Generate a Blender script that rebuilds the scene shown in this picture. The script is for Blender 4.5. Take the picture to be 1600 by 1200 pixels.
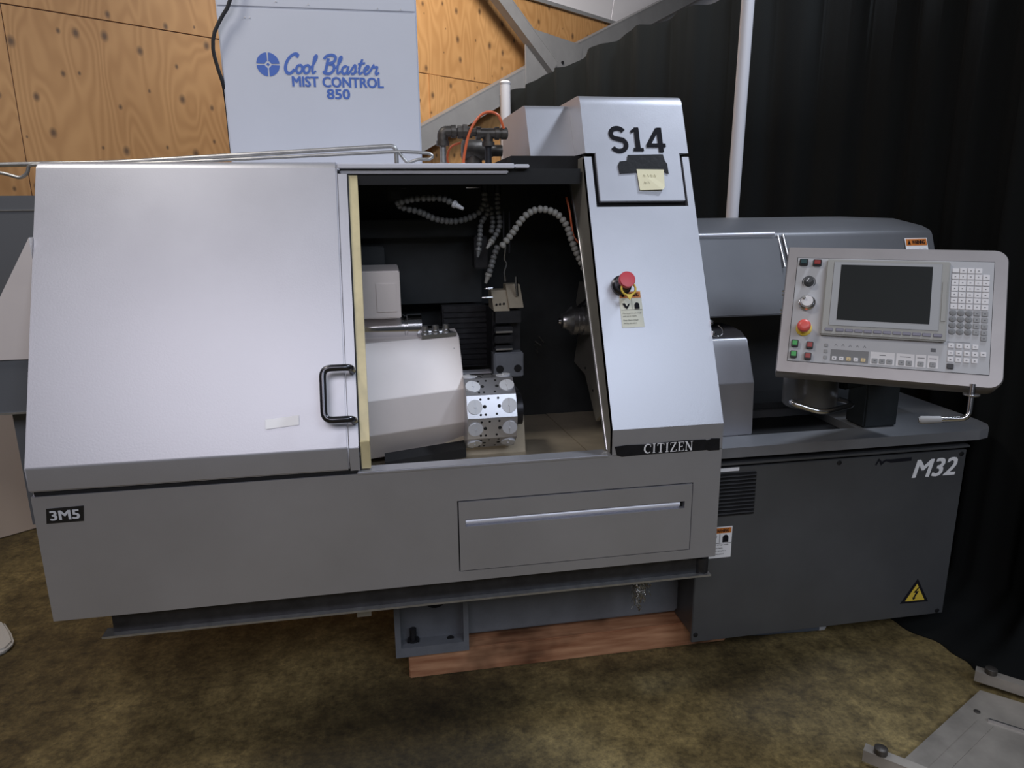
import bpy, bmesh, math, random
from mathutils import Vector, Matrix
random.seed(7)
scene = bpy.context.scene
C = scene.collection
for o in list(bpy.data.objects): bpy.data.objects.remove(o)

# ------------------------------------------------------------------ camera
YAW, PIT, ROL, FPX = math.radians(9.93), math.radians(13.92), math.radians(-0.61), 1110.0
CAM = Vector((0.0, -1.8, 1.5))
fwd = Vector((math.sin(YAW)*math.cos(PIT), math.cos(YAW)*math.cos(PIT), -math.sin(PIT)))
rgt = Vector((math.cos(YAW), -math.sin(YAW), 0)); upv = rgt.cross(fwd)
rgt, upv = rgt*math.cos(ROL)+upv*math.sin(ROL), -rgt*math.sin(ROL)+upv*math.cos(ROL)
cd = bpy.data.cameras.new('camera'); cam = bpy.data.objects.new('camera', cd); C.objects.link(cam)
cam.matrix_world = Matrix(((rgt.x, upv.x, -fwd.x, CAM.x), (rgt.y, upv.y, -fwd.y, CAM.y), (rgt.z, upv.z, -fwd.z, CAM.z), (0, 0, 0, 1)))
cd.sensor_fit = 'HORIZONTAL'; cd.sensor_width = 36.0; cd.lens = FPX/1600*36.0; cd.clip_start = 0.02; cd.clip_end = 60
scene.camera = cam

# ------------------------------------------------------------------ light
w = bpy.data.worlds.new('world'); scene.world = w; w.use_nodes = True
w.node_tree.nodes['Background'].inputs[0].default_value = (0.80, 0.88, 1.0, 1)
w.node_tree.nodes['Background'].inputs[1].default_value = 0.035
def area(name, loc, target, power, size, col):
    l = bpy.data.lights.new(name, 'AREA'); l.shape = 'DISK'; l.size = size; l.energy = power; l.color = col
    o = bpy.data.objects.new(name, l); C.objects.link(o); o.location = loc
    o.rotation_euler = (Vector(target)-Vector(loc)).to_track_quat('-Z', 'Y').to_euler(); return o
area('high_bay_lamp', (2.35, 0.15, 4.1), (1.0, 0.0, 0.3), 62, 0.45, (0.78, 0.86, 1.0))
area('high_bay_lamp', (-1.4, -0.25, 4.1), (-0.8, -0.1, 0.0), 32, 0.6, (1.0, 0.94, 0.87))
area('high_bay_lamp', (0.7, 2.0, 3.7), (1.3, 4.2, 2.7), 56, 0.8, (1.0, 0.93, 0.84))
def panel(name, loc, target, power, sx, sy, col):
    o = area(name, loc, target, power, sx, col); o.data.shape = 'RECTANGLE'; o.data.size_y = sy; return o
panel('fill_panel', (-1.5, -5.0, 4.4), (-1.0, -3.0, 1.0), 86, 3.0, 2.2, (0.97, 0.92, 1.0))  # unseen light panel added to brighten the sloped machine front by reflection
panel('fill_panel', (2.2, -5.0, 4.4), (1.6, -3.0, 1.0), 100, 3.0, 2.2, (0.76, 0.85, 1.0))  # its added cooler twin, giving the right side a bluish tint
scene.view_settings.view_transform = 'Standard'; scene.view_settings.look = 'None'
scene.view_settings.gamma = 1.0; scene.view_settings.exposure = 0.0; scene.view_settings.use_curve_mapping = False

# ------------------------------------------------------------------ helpers
def ray(px, py): return fwd + rgt*((px-800)/FPX) - upv*((py-600)/FPX)
def at(px, py, y): d = ray(px, py); return CAM + d*((y-CAM.y)/d.y)          # point seen at a pixel on the plane y
def atz(px, py, z): d = ray(px, py); return CAM + d*((z-CAM.z)/d.z)
def atx(px, py, x): d = ray(px, py); return CAM + d*((x-CAM.x)/d.x)
TH = math.atan(.445)
SN = Vector((0, -math.cos(TH), math.sin(TH))); SU = Vector((0, math.sin(TH), math.cos(TH)))   # sloped machine front: normal, up
def sl(x, z, off=0.0): return Vector((x, .445*(z-.9), z)) + SN*off
def ats(px, py, off=0.0):
    d = ray(px, py); o = Vector((0, 0, .9)) + SN*off
    return CAM + d*((o-CAM).dot(SN)/d.dot(SN))

OFF = {}
class MB:
    def __init__(s): s.v = []; s.f = []
    def add(s, vs, fs):
        n = len(s.v); s.v += [Vector(p) for p in vs]; s.f += [tuple(i+n for i in f) for f in fs]; return s
    def obox(s, c, a, b, d):      # centre and three half vectors
        c, a, b, d = map(Vector, (c, a, b, d))
        vs = [c+a*i+b*j+d*k for k in (-1, 1) for j in (-1, 1) for i in (-1, 1)]
        return s.add(vs, [(0, 2, 3, 1), (4, 5, 7, 6), (0, 1, 5, 4), (2, 6, 7, 3), (0, 4, 6, 2), (1, 3, 7, 5)])
    def box(s, x0, x1, y0, y1, z0, z1):
        return s.obox(((x0+x1)/2, (y0+y1)/2, (z0+z1)/2), ((x1-x0)/2, 0, 0), (0, (y1-y0)/2, 0), (0, 0, (z1-z0)/2))
    def prism(s, pts, vec):       # planar polygon extruded by vec
        vec = Vector(vec); n = len(pts); p = [Vector(q) for q in pts]
        return s.add(p+[q+vec for q in p], [tuple(range(n))[::-1], tuple(range(n, 2*n))]+[(i, (i+1) % n, n+(i+1) % n, n+i) for i in range(n)])
    def px(s, prof, x0, x1):      # (y,z) profile extruded along x
        return s.prism([(x0, y, z) for y, z in prof], (x1-x0, 0, 0))
    def frame(s, ax):
        ax = Vector(ax).normalized(); t = Vector((0, 0, 1)) if abs(ax.z) < .9 else Vector((1, 0, 0))
        u = ax.cross(t).normalized(); return u, ax.cross(u)
    def lathe(s, c, ax, prof, n=24):   # prof (r, h)
        c = Vector(c); A = Vector(ax).normalized(); u, v = s.frame(A); b = len(s.v)
        vs = []
        for r, h in prof:
            for k in range(n):
                t = 2*math.pi*k/n; vs.append(c+A*h+(u*math.cos(t)+v*math.sin(t))*r)
        fs = []
        for i in range(len(prof)-1):
            for k in range(n): fs.append((i*n+k, i*n+(k+1) % n, (i+1)*n+(k+1) % n, (i+1)*n+k))
        fs.append(tuple(range(n))[::-1]); fs.append(tuple(range((len(prof)-1)*n, len(prof)*n)))
        return s.add(vs, fs)
    def cyl(s, c, ax, r, h, n=20, r2=None): return s.lathe(c, ax, [(r, 0), (r if r2 is None else r2, h)], n)
    def tube(s, pts, r, n=10, closed=False):
        P = [Vector(p) for p in pts]; m = len(P); rs = r if isinstance(r, (list, tuple)) else [r]*m
        vs = []; pu = None
        for i in range(m):
            t = (P[(i+1) % m]-P[i-1]) if closed else (P[min(i+1, m-1)]-P[max(i-1, 0)])
            t.normalize()
            if pu is None: u, v = s.frame(t)
            else:
                u = (pu - t*pu.dot(t)).normalized(); v = t.cross(u)
            pu = u
            for k in range(n):
                a = 2*math.pi*k/n; vs.append(P[i]+(u*math.cos(a)+v*math.sin(a))*rs[i])
        fs = []
        for i in range(m if closed else m-1):
            j = (i+1) % m
            for k in range(n): fs.append((i*n+k, i*n+(k+1) % n, j*n+(k+1) % n, j*n+k))
        if not closed: fs.append(tuple(range(n))[::-1]); fs.append(tuple(range((m-1)*n, m*n)))
        return s.add(vs, fs)
    def mesh(s, name, mat, off, bevel=0, smooth=None, seg=2):
        me = bpy.data.meshes.new(name); bm = bmesh.new()
        bv = [bm.verts.new(p-off) for p in s.v]
        for f in s.f:
            try: bm.faces.new([bv[i] for i in f])
            except ValueError: pass
        bmesh.ops.recalc_face_normals(bm, faces=bm.faces)
        if bevel:
            es = [e for e in bm.edges if len(e.link_faces) == 2 and e.calc_face_angle(0) > .35]
            bmesh.ops.bevel(bm, geom=es, offset=bevel, segments=seg, affect='EDGES', clamp_overlap=True)
        bm.to_mesh(me); bm.free(); me.materials.append(mat)
        if smooth is not None or bevel:
            me.polygons.foreach_set('use_smooth', [True]*len(me.polygons))
            me.set_sharp_from_angle(angle=math.radians(smooth if smooth else 40))
        return me
    def build(s, name, mat, parent=None, bevel=0, smooth=None, label=None, kind=None, seg=2):
        off = OFF.get(parent.name, Vector()) if parent else Vector()
        o = bpy.data.objects.new(name, s.mesh(name, mat, off, bevel, smooth, seg)); C.objects.link(o)
        if parent: o.parent = parent
        OFF[o.name] = off
        if label: o['label'] = label
        if kind: o['kind'] = kind
        if bevel: wn = o.modifiers.new('wn', 'WEIGHTED_NORMAL'); wn.keep_sharp = True
        return o
def tag(o, label, cat, group=None):
    o['label'] = label; o['category'] = cat
    if group: o['group'] = group
    return o
def thing(name, loc, label, cat, group=None):
    o = bpy.data.objects.new(name, None); C.objects.link(o); o.location = loc; o.empty_display_size = .05
    OFF[o.name] = Vector(loc); return tag(o, label, cat, group)
def single(mb, name, mat, loc, label, cat, group=None, kind=None, **k):     # a thing that is one mesh
    o = bpy.data.objects.new(name, mb.mesh(name, mat, Vector(loc), **k)); C.objects.link(o); o.location = loc
    OFF[o.name] = Vector(loc)
    if kind: o['kind'] = kind
    if k.get('bevel'): wn = o.modifiers.new('wn', 'WEIGHTED_NORMAL'); wn.keep_sharp = True
    return tag(o, label, cat, group)
def struct(mb, name, mat, **k):
    o = mb.build(name, mat, None, **k); o['kind'] = 'structure'; return o
def spline(pts, step=.01):
    P = [Vector(p) for p in pts]; P = [P[0]*2-P[1]]+P+[P[-1]*2-P[-2]]; out = []
    for i in range(1, len(P)-2):
        a, b, c, d = P[i-1:i+3]; n = max(2, int((c-b).length/step))
        for k in range(n):
            t = k/n; out.append(.5*((2*b)+(c-a)*t+(2*a-5*b+4*c-d)*t*t+(3*b-a-3*c+d)*t**3))
    out.append(P[-2]); return out
def fillet(pts, r, n=5):           # polyline with rounded corners
    P = [Vector(p) for p in pts]; out = [P[0]]
    for a, b, c in zip(P, P[1:], P[2:]):
        u = (a-b); v = (c-b); q = min(r, u.length*.45, v.length*.45); u = b+u.normalized()*q; v = b+v.normalized()*q
        for k in range(n+1):
            t = k/n; out.append((1-t)**2*u+2*t*(1-t)*b+t*t*v)
    return out+[P[-1]]
# 2D lettering --------------------------------------------------------------
def text2d(s, bold=0.0, shear=0.0):
    cu = bpy.data.curves.new('t', 'FONT'); cu.body = s; cu.size = 1; cu.offset = bold; cu.shear = shear; cu.resolution_u = 3
    o = bpy.data.objects.new('t', cu); C.objects.link(o); bpy.context.view_layer.update()
    me = bpy.data.meshes.new_from_object(o.evaluated_get(bpy.context.evaluated_depsgraph_get()))
    vs = [(v.co.x, v.co.y) for v in me.vertices]; fs = [tuple(p.vertices) for p in me.polygons]
    bpy.data.objects.remove(o); bpy.data.curves.remove(cu); bpy.data.meshes.remove(me)
    x0 = min(v[0] for v in vs); x1 = max(v[0] for v in vs); y0 = min(v[1] for v in vs); y1 = max(v[1] for v in vs)
    return [((x-x0)/(x1-x0), (y-y0)/(y1-y0)) for x, y in vs], fs
def put_text(mb, s, o, a, b, w, h, bold=0.0, shear=0.0):     # o lower-left corner, a right, b up (unit)
    vs, fs = text2d(s, 0.0, shear); o, a, b = Vector(o), Vector(a), Vector(b); n = a.cross(b).normalized()
    d = bold*h*1.6; sh = ((0, 0),) if not bold else ((-d, -d*.5), (d, d*.5), (-d, d*.5), (d, -d*.5), (0, 0))
    for i, (dx, dy) in enumerate(sh): mb.add([o+n*(.00012*i)+a*(x*(w-2*d)+d+dx)+b*(y*(h-d)+d*.5+dy) for x, y in vs], fs)
    return mb
def stroke(mb, pts, wd, o, a, b, k=1.0):                      # ribbon along 2D points, mitred
    P = [Vector((p[0], p[1])) for p in pts]; n = len(P); L = []; R = []
    for i in range(n):
        t = (P[min(i+1, n-1)]-P[max(i-1, 0)]);
        if t.length < 1e-9: t = Vector((1, 0))
        t.normalize(); nn = Vector((-t.y, t.x)); m = 1.0
        if 0 < i < n-1:
            d = (P[i+1]-P[i]).normalized(); q = abs(nn.dot(Vector((-d.y, d.x)))); m = min(1/max(q, .35), 2.2)
        ww = (wd[i] if isinstance(wd, (list, tuple)) else wd)/2
        L.append(P[i]+nn*ww*m); R.append(P[i]-nn*ww*m)
    o, a, b = Vector(o), Vector(a), Vector(b); o = o+a.cross(b).normalized()*(.00002*(len(mb.f) % 40))
    nv = a.cross(b).normalized(); f = lambda q, i: o+a*(q.x*k)+b*(q.y*k)+nv*(.00001*i)
    return mb.add([f(q, i) for i, q in enumerate(L)]+[f(q, i) for i, q in enumerate(R)], [(i, i+1, n+i+1, n+i) for i in range(n-1)])
def poly2(mb, pts, o, a, b, k=1.0):
    o, a, b = Vector(o), Vector(a), Vector(b)
    return mb.add([o+a*(x*k)+b*(y*k) for x, y in pts], [tuple(range(len(pts)))])
def arc(cx, cy, rx, ry, a0, a1, n=10): return [(cx+rx*math.cos(math.radians(a0+(a1-a0)*i/n)), cy+ry*math.sin(math.radians(a0+(a1-a0)*i/n))) for i in range(n+1)]
XA, YA, ZA = Vector((1, 0, 0)), Vector((0, 1, 0)), Vector((0, 0, 1))

# ------------------------------------------------------------------ materials
def mat(name, col, rough=.5, metal=0.0, var=0.0, scale=6.0, rvar=0.0, bump=0.0, bscale=60.0, spec=None, coat=0.0, stretch=None, emit=0, trans=0):
    m = bpy.data.materials.new(name); m.use_nodes = True; N = m.node_tree; B = N.nodes['Principled BSDF']
    B.inputs['Base Color'].default_value = (*col, 1); B.inputs['Roughness'].default_value = rough; B.inputs['Metallic'].default_value = metal
    if spec is not None: B.inputs['Specular IOR Level'].default_value = spec
    if coat: B.inputs['Coat Weight'].default_value = coat; B.inputs['Coat Roughness'].default_value = .25
    if trans: B.inputs['Transmission Weight'].default_value = trans
    tc = N.nodes.new('ShaderNodeTexCoord'); mp = N.nodes.new('ShaderNodeMapping'); N.links.new(tc.outputs['Object'], mp.inputs[0])
    if stretch: mp.inputs['Scale'].default_value = stretch
    if var or rvar:
        nz = N.nodes.new('ShaderNodeTexNoise'); nz.inputs['Scale'].default_value = scale; nz.inputs['Detail'].default_value = 5; nz.inputs['Roughness'].default_value = .6
        N.links.new(mp.outputs[0], nz.inputs[0])
        if var:
            cr = N.nodes.new('ShaderNodeValToRGB'); cr.color_ramp.elements[0].position = .3; cr.color_ramp.elements[1].position = .72
            cr.color_ramp.elements[0].color = (*[max(0, c*(1-var)) for c in col], 1); cr.color_ramp.elements[1].color = (*[min(1, c*(1+var)) for c in col], 1)
            N.links.new(nz.outputs['Fac'], cr.inputs[0]); N.links.new(cr.outputs[0], B.inputs['Base Color'])
        if rvar:
            mr = N.nodes.new('ShaderNodeMapRange'); mr.inputs['To Min'].default_value = rough-rvar; mr.inputs['To Max'].default_value = rough+rvar
            N.links.new(nz.outputs['Fac'], mr.inputs[0]); N.links.new(mr.outputs[0], B.inputs['Roughness'])
    if bump:
        n2 = N.nodes.new('ShaderNodeTexNoise'); n2.inputs['Scale'].default_value = bscale; n2.inputs['Detail'].default_value = 4
        N.links.new(mp.outputs[0], n2.inputs[0]); bp = N.nodes.new('ShaderNodeBump'); bp.inputs['Strength'].default_value = bump; bp.inputs['Distance'].default_value = .004
        N.links.new(n2.outputs['Fac'], bp.inputs['Height']); N.links.new(bp.outputs[0], B.inputs['Normal'])
    return m
M = {}
M['paint'] = mat('silver_grey_paint', (.515, .52, .56), .42, .70, var=.05, scale=3.5, rvar=.05, bump=.04, bscale=220)
M['paint_dark'] = mat('graphite_grey_paint', (.13, .135, .142), .40, .5, var=.09, scale=4, rvar=.06, bump=.04, bscale=200)
M['paint_mid'] = mat('mid_grey_paint', (.27, .275, .29), .42, .4, var=.1, scale=6, rvar=.06)
M['hood'] = mat('slate_hood_paint', (.17, .174, .186), .42, .4, var=.08, scale=4)
M['cast'] = mat('grey_blue_casting_paint', (.17, .18, .2), .55, .1, var=.15, scale=9, bump=.2, bscale=90)
M['inside'] = mat('dark_enclosure_lining', (.026, .03, .033), .45, .2, var=.3, scale=7)
M['tan_steel'] = mat('oily_tan_sheet', (.52, .45, .34), .4, .3, var=.16, scale=8, rvar=.08)
M['flange'] = mat('grey_brown_sheet', (.33, .315, .28), .42, .4, var=.12, scale=8)
M['cover'] = mat('warm_light_grey_cover', (.80, .74, .72), .45, .1, var=.04, scale=5)
M['black'] = mat('black_plastic', (.012, .012, .013), .4)
M['gap'] = mat('black_gap', (.006, .006, .007), .8)
M['rubber'] = mat('black_rubber', (.02, .02, .022), .65)
M['chrome'] = mat('polished_steel', (.72, .72, .74), .16, 1.0)
M['steel'] = mat('brushed_steel', (.6, .6, .61), .3, .95, var=.08, scale=40)
M['bright_rail'] = mat('aluminium_rail', (.82, .83, .9), .4, .2)
M['turret'] = mat('ground_steel', (.50, .50, .53), .3, .75)
M['dark_steel'] = mat('blackened_steel', (.05, .05, .055), .4, .7, var=.3, scale=20)
M['handle'] = mat('gunmetal_handle', (.09, .09, .1), .25, .9)
M['yellow_strip'] = mat('aged_yellow_strip', (.66, .57, .33), .4, .1, var=.22, scale=7)
M['red'] = mat('red_plastic', (.62, .05, .07), .35)
M['red_key'] = mat('dark_red_button', (.3, .035, .03), .35)
M['coral'] = mat('coral_red_plastic', (.75, .11, .09), .35)
M['yellow'] = mat('yellow_plastic', (.8, .58, .07), .4)
M['green'] = mat('green_button', (.06, .42, .1), .35)
M['teal'] = mat('dark_teal_button', (.02, .06, .065), .35)
M['orange'] = mat('orange_print', (.65, .2, .03), .5)
M['white'] = mat('white_label', (.93, .93, .94), .55)
M['gloss_white'] = mat('glossy_white_sticker', (.95, .95, .96), .4, coat=.6)
M['cream'] = mat('cream_label', (.72, .72, .6), .55)
M['ink'] = mat('black_ink', (.012, .012, .016), .8, spec=.15)
M['tape'] = mat('black_tape', (.012, .012, .014), .5, spec=.25, var=.3, scale=30, bump=.3, bscale=60)
M['note'] = mat('yellow_paper', (.86, .81, .56), .8)
M['pencil'] = mat('pencil_grey', (.45, .42, .28), .8)
M['mist'] = mat('pale_blue_grey_enamel', (.66, .69, .77), .45, 0, var=.03, scale=3)
M['blue'] = mat('blue_print', (.075, .17, .56), .5)
M['bead'] = mat('grey_coolant_hose', (.34, .335, .31), .45)
M['bead_dark'] = mat('dark_coolant_hose', (.17, .175, .175), .35)
M['nozzle'] = mat('pale_nozzle', (.62, .64, .68), .4)
M['tube_red'] = mat('orange_red_tubing', (.75, .16, .06), .3)
M['iron'] = mat('malleable_iron', (.11, .10, .09), .45, .7, var=.25, scale=30, bump=.2)
M['galv'] = mat('galvanised_pipe', (.45, .45, .44), .38, .8, var=.15, scale=40)
M['frame_con'] = mat('console_housing', (.35, .33, .325), .40, .45, var=.07, scale=7)
M['face'] = mat('console_faceplate', (.46, .46, .47), .5, 0, var=.03, scale=9)
M['bezel'] = mat('monitor_bezel', (.34, .335, .31), .5)
M['bezel2'] = mat('monitor_inner_bezel', (.36, .365, .37), .5)
M['screen'] = mat('dark_screen', (.010, .012, .011), .5, spec=.2)
M['softkey'] = mat('softkey_violet_grey', (.22, .21, .26), .5)
M['key_white'] = mat('white_key', (.74, .72, .72), .5)
M['key_grey'] = mat('grey_key', (.2, .2, .2), .5)
M['key_mid'] = mat('mid_grey_key', (.3, .3, .3), .5)
M['key_yellow'] = mat('amber_key', (.7, .55, .3), .5)
M['knob'] = mat('graphite_knob', (.06, .062, .065), .4)
M['mark'] = mat('grey_key_mark', (.12, .12, .13), .6)
M['velvet'] = mat('black_curtain_cloth', (.0085, .0095, .0095), .95, spec=.15, bump=.15, bscale=300)
M['pole'] = mat('white_painted_pole', (.68, .67, .7), .4)
M['brace'] = mat('grey_steel_primer', (.3, .3, .31), .5, .1, var=.1, scale=5)
M['insul'] = mat('white_insulation', (.93, .91, .95), .5)
M['beige'] = mat('beige_enamel', (.62, .52, .44), .5)
M['feeder'] = mat('slate_grey_enamel', (.13, .14, .155), .5)
M['gold'] = mat('brass_button', (.5, .36, .1), .3, .8)
M['cloth_white'] = mat('off_white_rag', (.58, .56, .52), .85, bump=.4, bscale=80)
M['plate'] = mat('worn_steel_plate', (.36, .33, .29), .5, .3, var=.38, scale=4, rvar=.1)
M['swarf'] = mat('metal_swarf', (.5, .5, .48), .3, .95)
M['rust'] = mat('rusty_sheet', (.24, .17, .09), .6, .2, var=.6, scale=14)
M['hose_blue'] = mat('blue_grey_hose', (.14, .17, .22), .45)

def plywood():
    m = bpy.data.materials.new('fir_plywood'); m.use_nodes = True; N = m.node_tree; B = N.nodes['Principled BSDF']; L = N.links.new
    nd = N.nodes.new
    tc = nd('ShaderNodeTexCoord'); oi = nd('ShaderNodeObjectInfo')
    mp = nd('ShaderNodeMapping'); mp.inputs['Scale'].default_value = (1.0, 1.0, .28); L(tc.outputs['Object'], mp.inputs[0])
    ad = nd('ShaderNodeVectorMath'); ad.operation = 'ADD'; sc = nd('ShaderNodeVectorMath'); sc.operation = 'SCALE'; sc.inputs['Scale'].default_value = 17
    cb = nd('ShaderNodeCombineXYZ'); L(oi.outputs['Random'], cb.inputs[0]); L(oi.outputs['Random'], cb.inputs[1]); L(cb.outputs[0], sc.inputs[0])
    L(mp.outputs[0], ad.inputs[0]); L(sc.outputs[0], ad.inputs[1])
    nz = nd('ShaderNodeTexNoise'); nz.inputs['Scale'].default_value = 3.2; nz.inputs['Detail'].default_value = 2; L(ad.outputs[0], nz.inputs[0])
    mu = nd('ShaderNodeMath'); mu.operation = 'MULTIPLY'; mu.inputs[1].default_value = 130; L(nz.outputs['Fac'], mu.inputs[0])
    si = nd('ShaderNodeMath'); si.operation = 'SINE'; L(mu.outputs[0], si.inputs[0])
    n2 = nd('ShaderNodeTexNoise'); n2.inputs['Scale'].default_value = 1.7; n2.inputs['Detail'].default_value = 4; L(tc.outputs['Object'], n2.inputs[0])
    cr = nd('ShaderNodeValToRGB'); cr.color_ramp.elements[0].color = (.39, .185, .06, 1); cr.color_ramp.elements[1].color = (.64, .355, .145, 1)
    mr = nd('ShaderNodeMapRange'); mr.inputs['From Min'].default_value = -1; L(si.outputs[0], mr.inputs[0])
    mx = nd('ShaderNodeMath'); mx.operation = 'MULTIPLY_ADD'; mx.inputs[1].default_value = .34; L(mr.outputs[0], mx.inputs[0])
    m3 = nd('ShaderNodeMath'); m3.operation = 'MULTIPLY_ADD'; m3.inputs[1].default_value = 1.1; m3.inputs[2].default_value = -.1; L(n2.outputs['Fac'], m3.inputs[0]); L(m3.outputs[0], mx.inputs[2])
    L(mx.outputs[0], cr.inputs[0])
    # knots
    mk = nd('ShaderNodeMapping'); mk.inputs['Scale'].default_value = (6.6, 1, 4.6); mk.inputs['Location'].default_value = (.3, 0, .7); L(tc.outputs['Object'], mk.inputs[0])
    vo = nd('ShaderNodeTexVoronoi'); vo.voronoi_dimensions = '2D'; sx = nd('ShaderNodeSeparateXYZ'); cx = nd('ShaderNodeCombineXYZ'); L(mk.outputs[0], sx.inputs[0]); L(sx.outputs[0], cx.inputs[0]); L(sx.outputs[2], cx.inputs[1]); vo.inputs['Scale'].default_value = 1.0; vo.inputs['Randomness'].default_value = .75; L(cx.outputs[0], vo.inputs['Vector'])
    wn = nd('ShaderNodeTexWhiteNoise'); L(vo.outputs['Position'], wn.inputs['Vector'])
    sz = nd('ShaderNodeMapRange'); sz.inputs['To Min'].default_value = .04; sz.inputs['To Max'].default_value = .17; L(wn.outputs['Value'], sz.inputs[0])
    dv = nd('ShaderNodeMath'); dv.operation = 'DIVIDE'; L(vo.outputs['Distance'], dv.inputs[0]); L(sz.outputs[0], dv.inputs[1])
    kr = nd('ShaderNodeValToRGB'); kr.color_ramp.elements[0].position = .25; kr.color_ramp.elements[0].color = (1, 1, 1, 1); kr.color_ramp.elements[1].position = 1.0; kr.color_ramp.elements[1].color = (0, 0, 0, 1)
    L(dv.outputs[0], kr.inputs[0])
    ms = nd('ShaderNodeMath'); ms.operation = 'MULTIPLY'; ms.inputs[1].default_value = .85; L(kr.outputs[0], ms.inputs[0])
    mix = nd('ShaderNodeMixRGB'); mix.inputs[2].default_value = (.10, .055, .03, 1); L(ms.outputs[0], mix.inputs[0]); L(cr.outputs[0], mix.inputs[1])
    L(mix.outputs[0], B.inputs['Base Color']); B.inputs['Roughness'].default_value = .55
    return m
M['ply'] = plywood()
def concrete():
    m = bpy.data.materials.new('stained_shadowed_concrete'); m.use_nodes = True; N = m.node_tree; B = N.nodes['Principled BSDF']; L = N.links.new; nd = N.nodes.new
    tc = nd('ShaderNodeTexCoord')
    def noise(s, d, r=.6, off=0):
        n = nd('ShaderNodeTexNoise'); n.inputs['Scale'].default_value = s; n.inputs['Detail'].default_value = d; n.inputs['Roughness'].default_value = r
        mp = nd('ShaderNodeMapping'); mp.inputs['Location'].default_value = (off, off*.7, 0); L(tc.outputs['Object'], mp.inputs[0]); L(mp.outputs[0], n.inputs[0]); return n
    a = noise(14, 8, .7); b = noise(1.3, 4, .6, 3.1); c = noise(90, 3, .6, 1)
    r1 = nd('ShaderNodeValToRGB'); r1.color_ramp.elements[0].position = .35; r1.color_ramp.elements[1].position = .7
    r1.color_ramp.elements[0].color = (.12, .092, .04, 1); r1.color_ramp.elements[1].color = (.36, .285, .13, 1); L(a.outputs['Fac'], r1.inputs[0])
    r2 = nd('ShaderNodeValToRGB'); r2.color_ramp.elements[0].position = .38; r2.color_ramp.elements[1].position = .62
    r2.color_ramp.elements[0].color = (.42, .40, .38, 1); r2.color_ramp.elements[1].color = (1, 1, 1, 1); L(b.outputs['Fac'], r2.inputs[0])
    mx = nd('ShaderNodeMixRGB'); mx.blend_type = 'MULTIPLY'; mx.inputs[0].default_value = 1; L(r1.outputs[0], mx.inputs[1]); L(r2.outputs[0], mx.inputs[2])
    e = noise(55, 6, .75, 2.3); r5 = nd('ShaderNodeValToRGB'); r5.color_ramp.elements[0].position = .36; r5.color_ramp.elements[1].position = .66
    r5.color_ramp.elements[0].color = (.6, .58, .55, 1); r5.color_ramp.elements[1].color = (1.35, 1.3, 1.15, 1); L(e.outputs['Fac'], r5.inputs[0])
    mg = nd('ShaderNodeMixRGB'); mg.blend_type = 'MULTIPLY'; mg.inputs[0].default_value = 1; L(mx.outputs[0], mg.inputs[1]); L(r5.outputs[0], mg.inputs[2]); mx = mg
    # broad cast shadow painted into the floor colour at the machine's front
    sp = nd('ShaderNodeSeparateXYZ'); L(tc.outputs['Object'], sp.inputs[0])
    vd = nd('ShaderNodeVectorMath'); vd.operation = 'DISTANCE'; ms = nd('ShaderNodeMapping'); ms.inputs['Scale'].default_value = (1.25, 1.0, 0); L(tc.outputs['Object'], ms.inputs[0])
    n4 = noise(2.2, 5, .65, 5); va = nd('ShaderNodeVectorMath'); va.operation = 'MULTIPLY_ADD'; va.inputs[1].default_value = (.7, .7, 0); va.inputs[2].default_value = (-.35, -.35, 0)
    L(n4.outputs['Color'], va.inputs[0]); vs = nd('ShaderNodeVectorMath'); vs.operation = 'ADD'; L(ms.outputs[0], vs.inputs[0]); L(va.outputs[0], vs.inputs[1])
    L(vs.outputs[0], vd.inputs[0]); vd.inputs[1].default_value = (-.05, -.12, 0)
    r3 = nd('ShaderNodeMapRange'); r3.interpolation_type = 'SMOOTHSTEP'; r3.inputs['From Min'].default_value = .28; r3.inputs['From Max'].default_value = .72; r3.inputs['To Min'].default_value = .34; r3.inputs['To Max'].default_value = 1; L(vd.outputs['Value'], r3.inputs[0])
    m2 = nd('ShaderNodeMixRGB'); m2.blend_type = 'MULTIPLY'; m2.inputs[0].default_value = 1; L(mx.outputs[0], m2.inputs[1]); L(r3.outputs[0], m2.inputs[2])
    L(m2.outputs[0], B.inputs['Base Color'])
    bp = nd('ShaderNodeBump'); bp.inputs['Strength'].default_value = .35; bp.inputs['Distance'].default_value = .004; L(c.outputs['Fac'], bp.inputs['Height']); L(bp.outputs[0], B.inputs['Normal'])
    B.inputs['Roughness'].default_value = .7
    return m
M['concrete'] = concrete()
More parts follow.
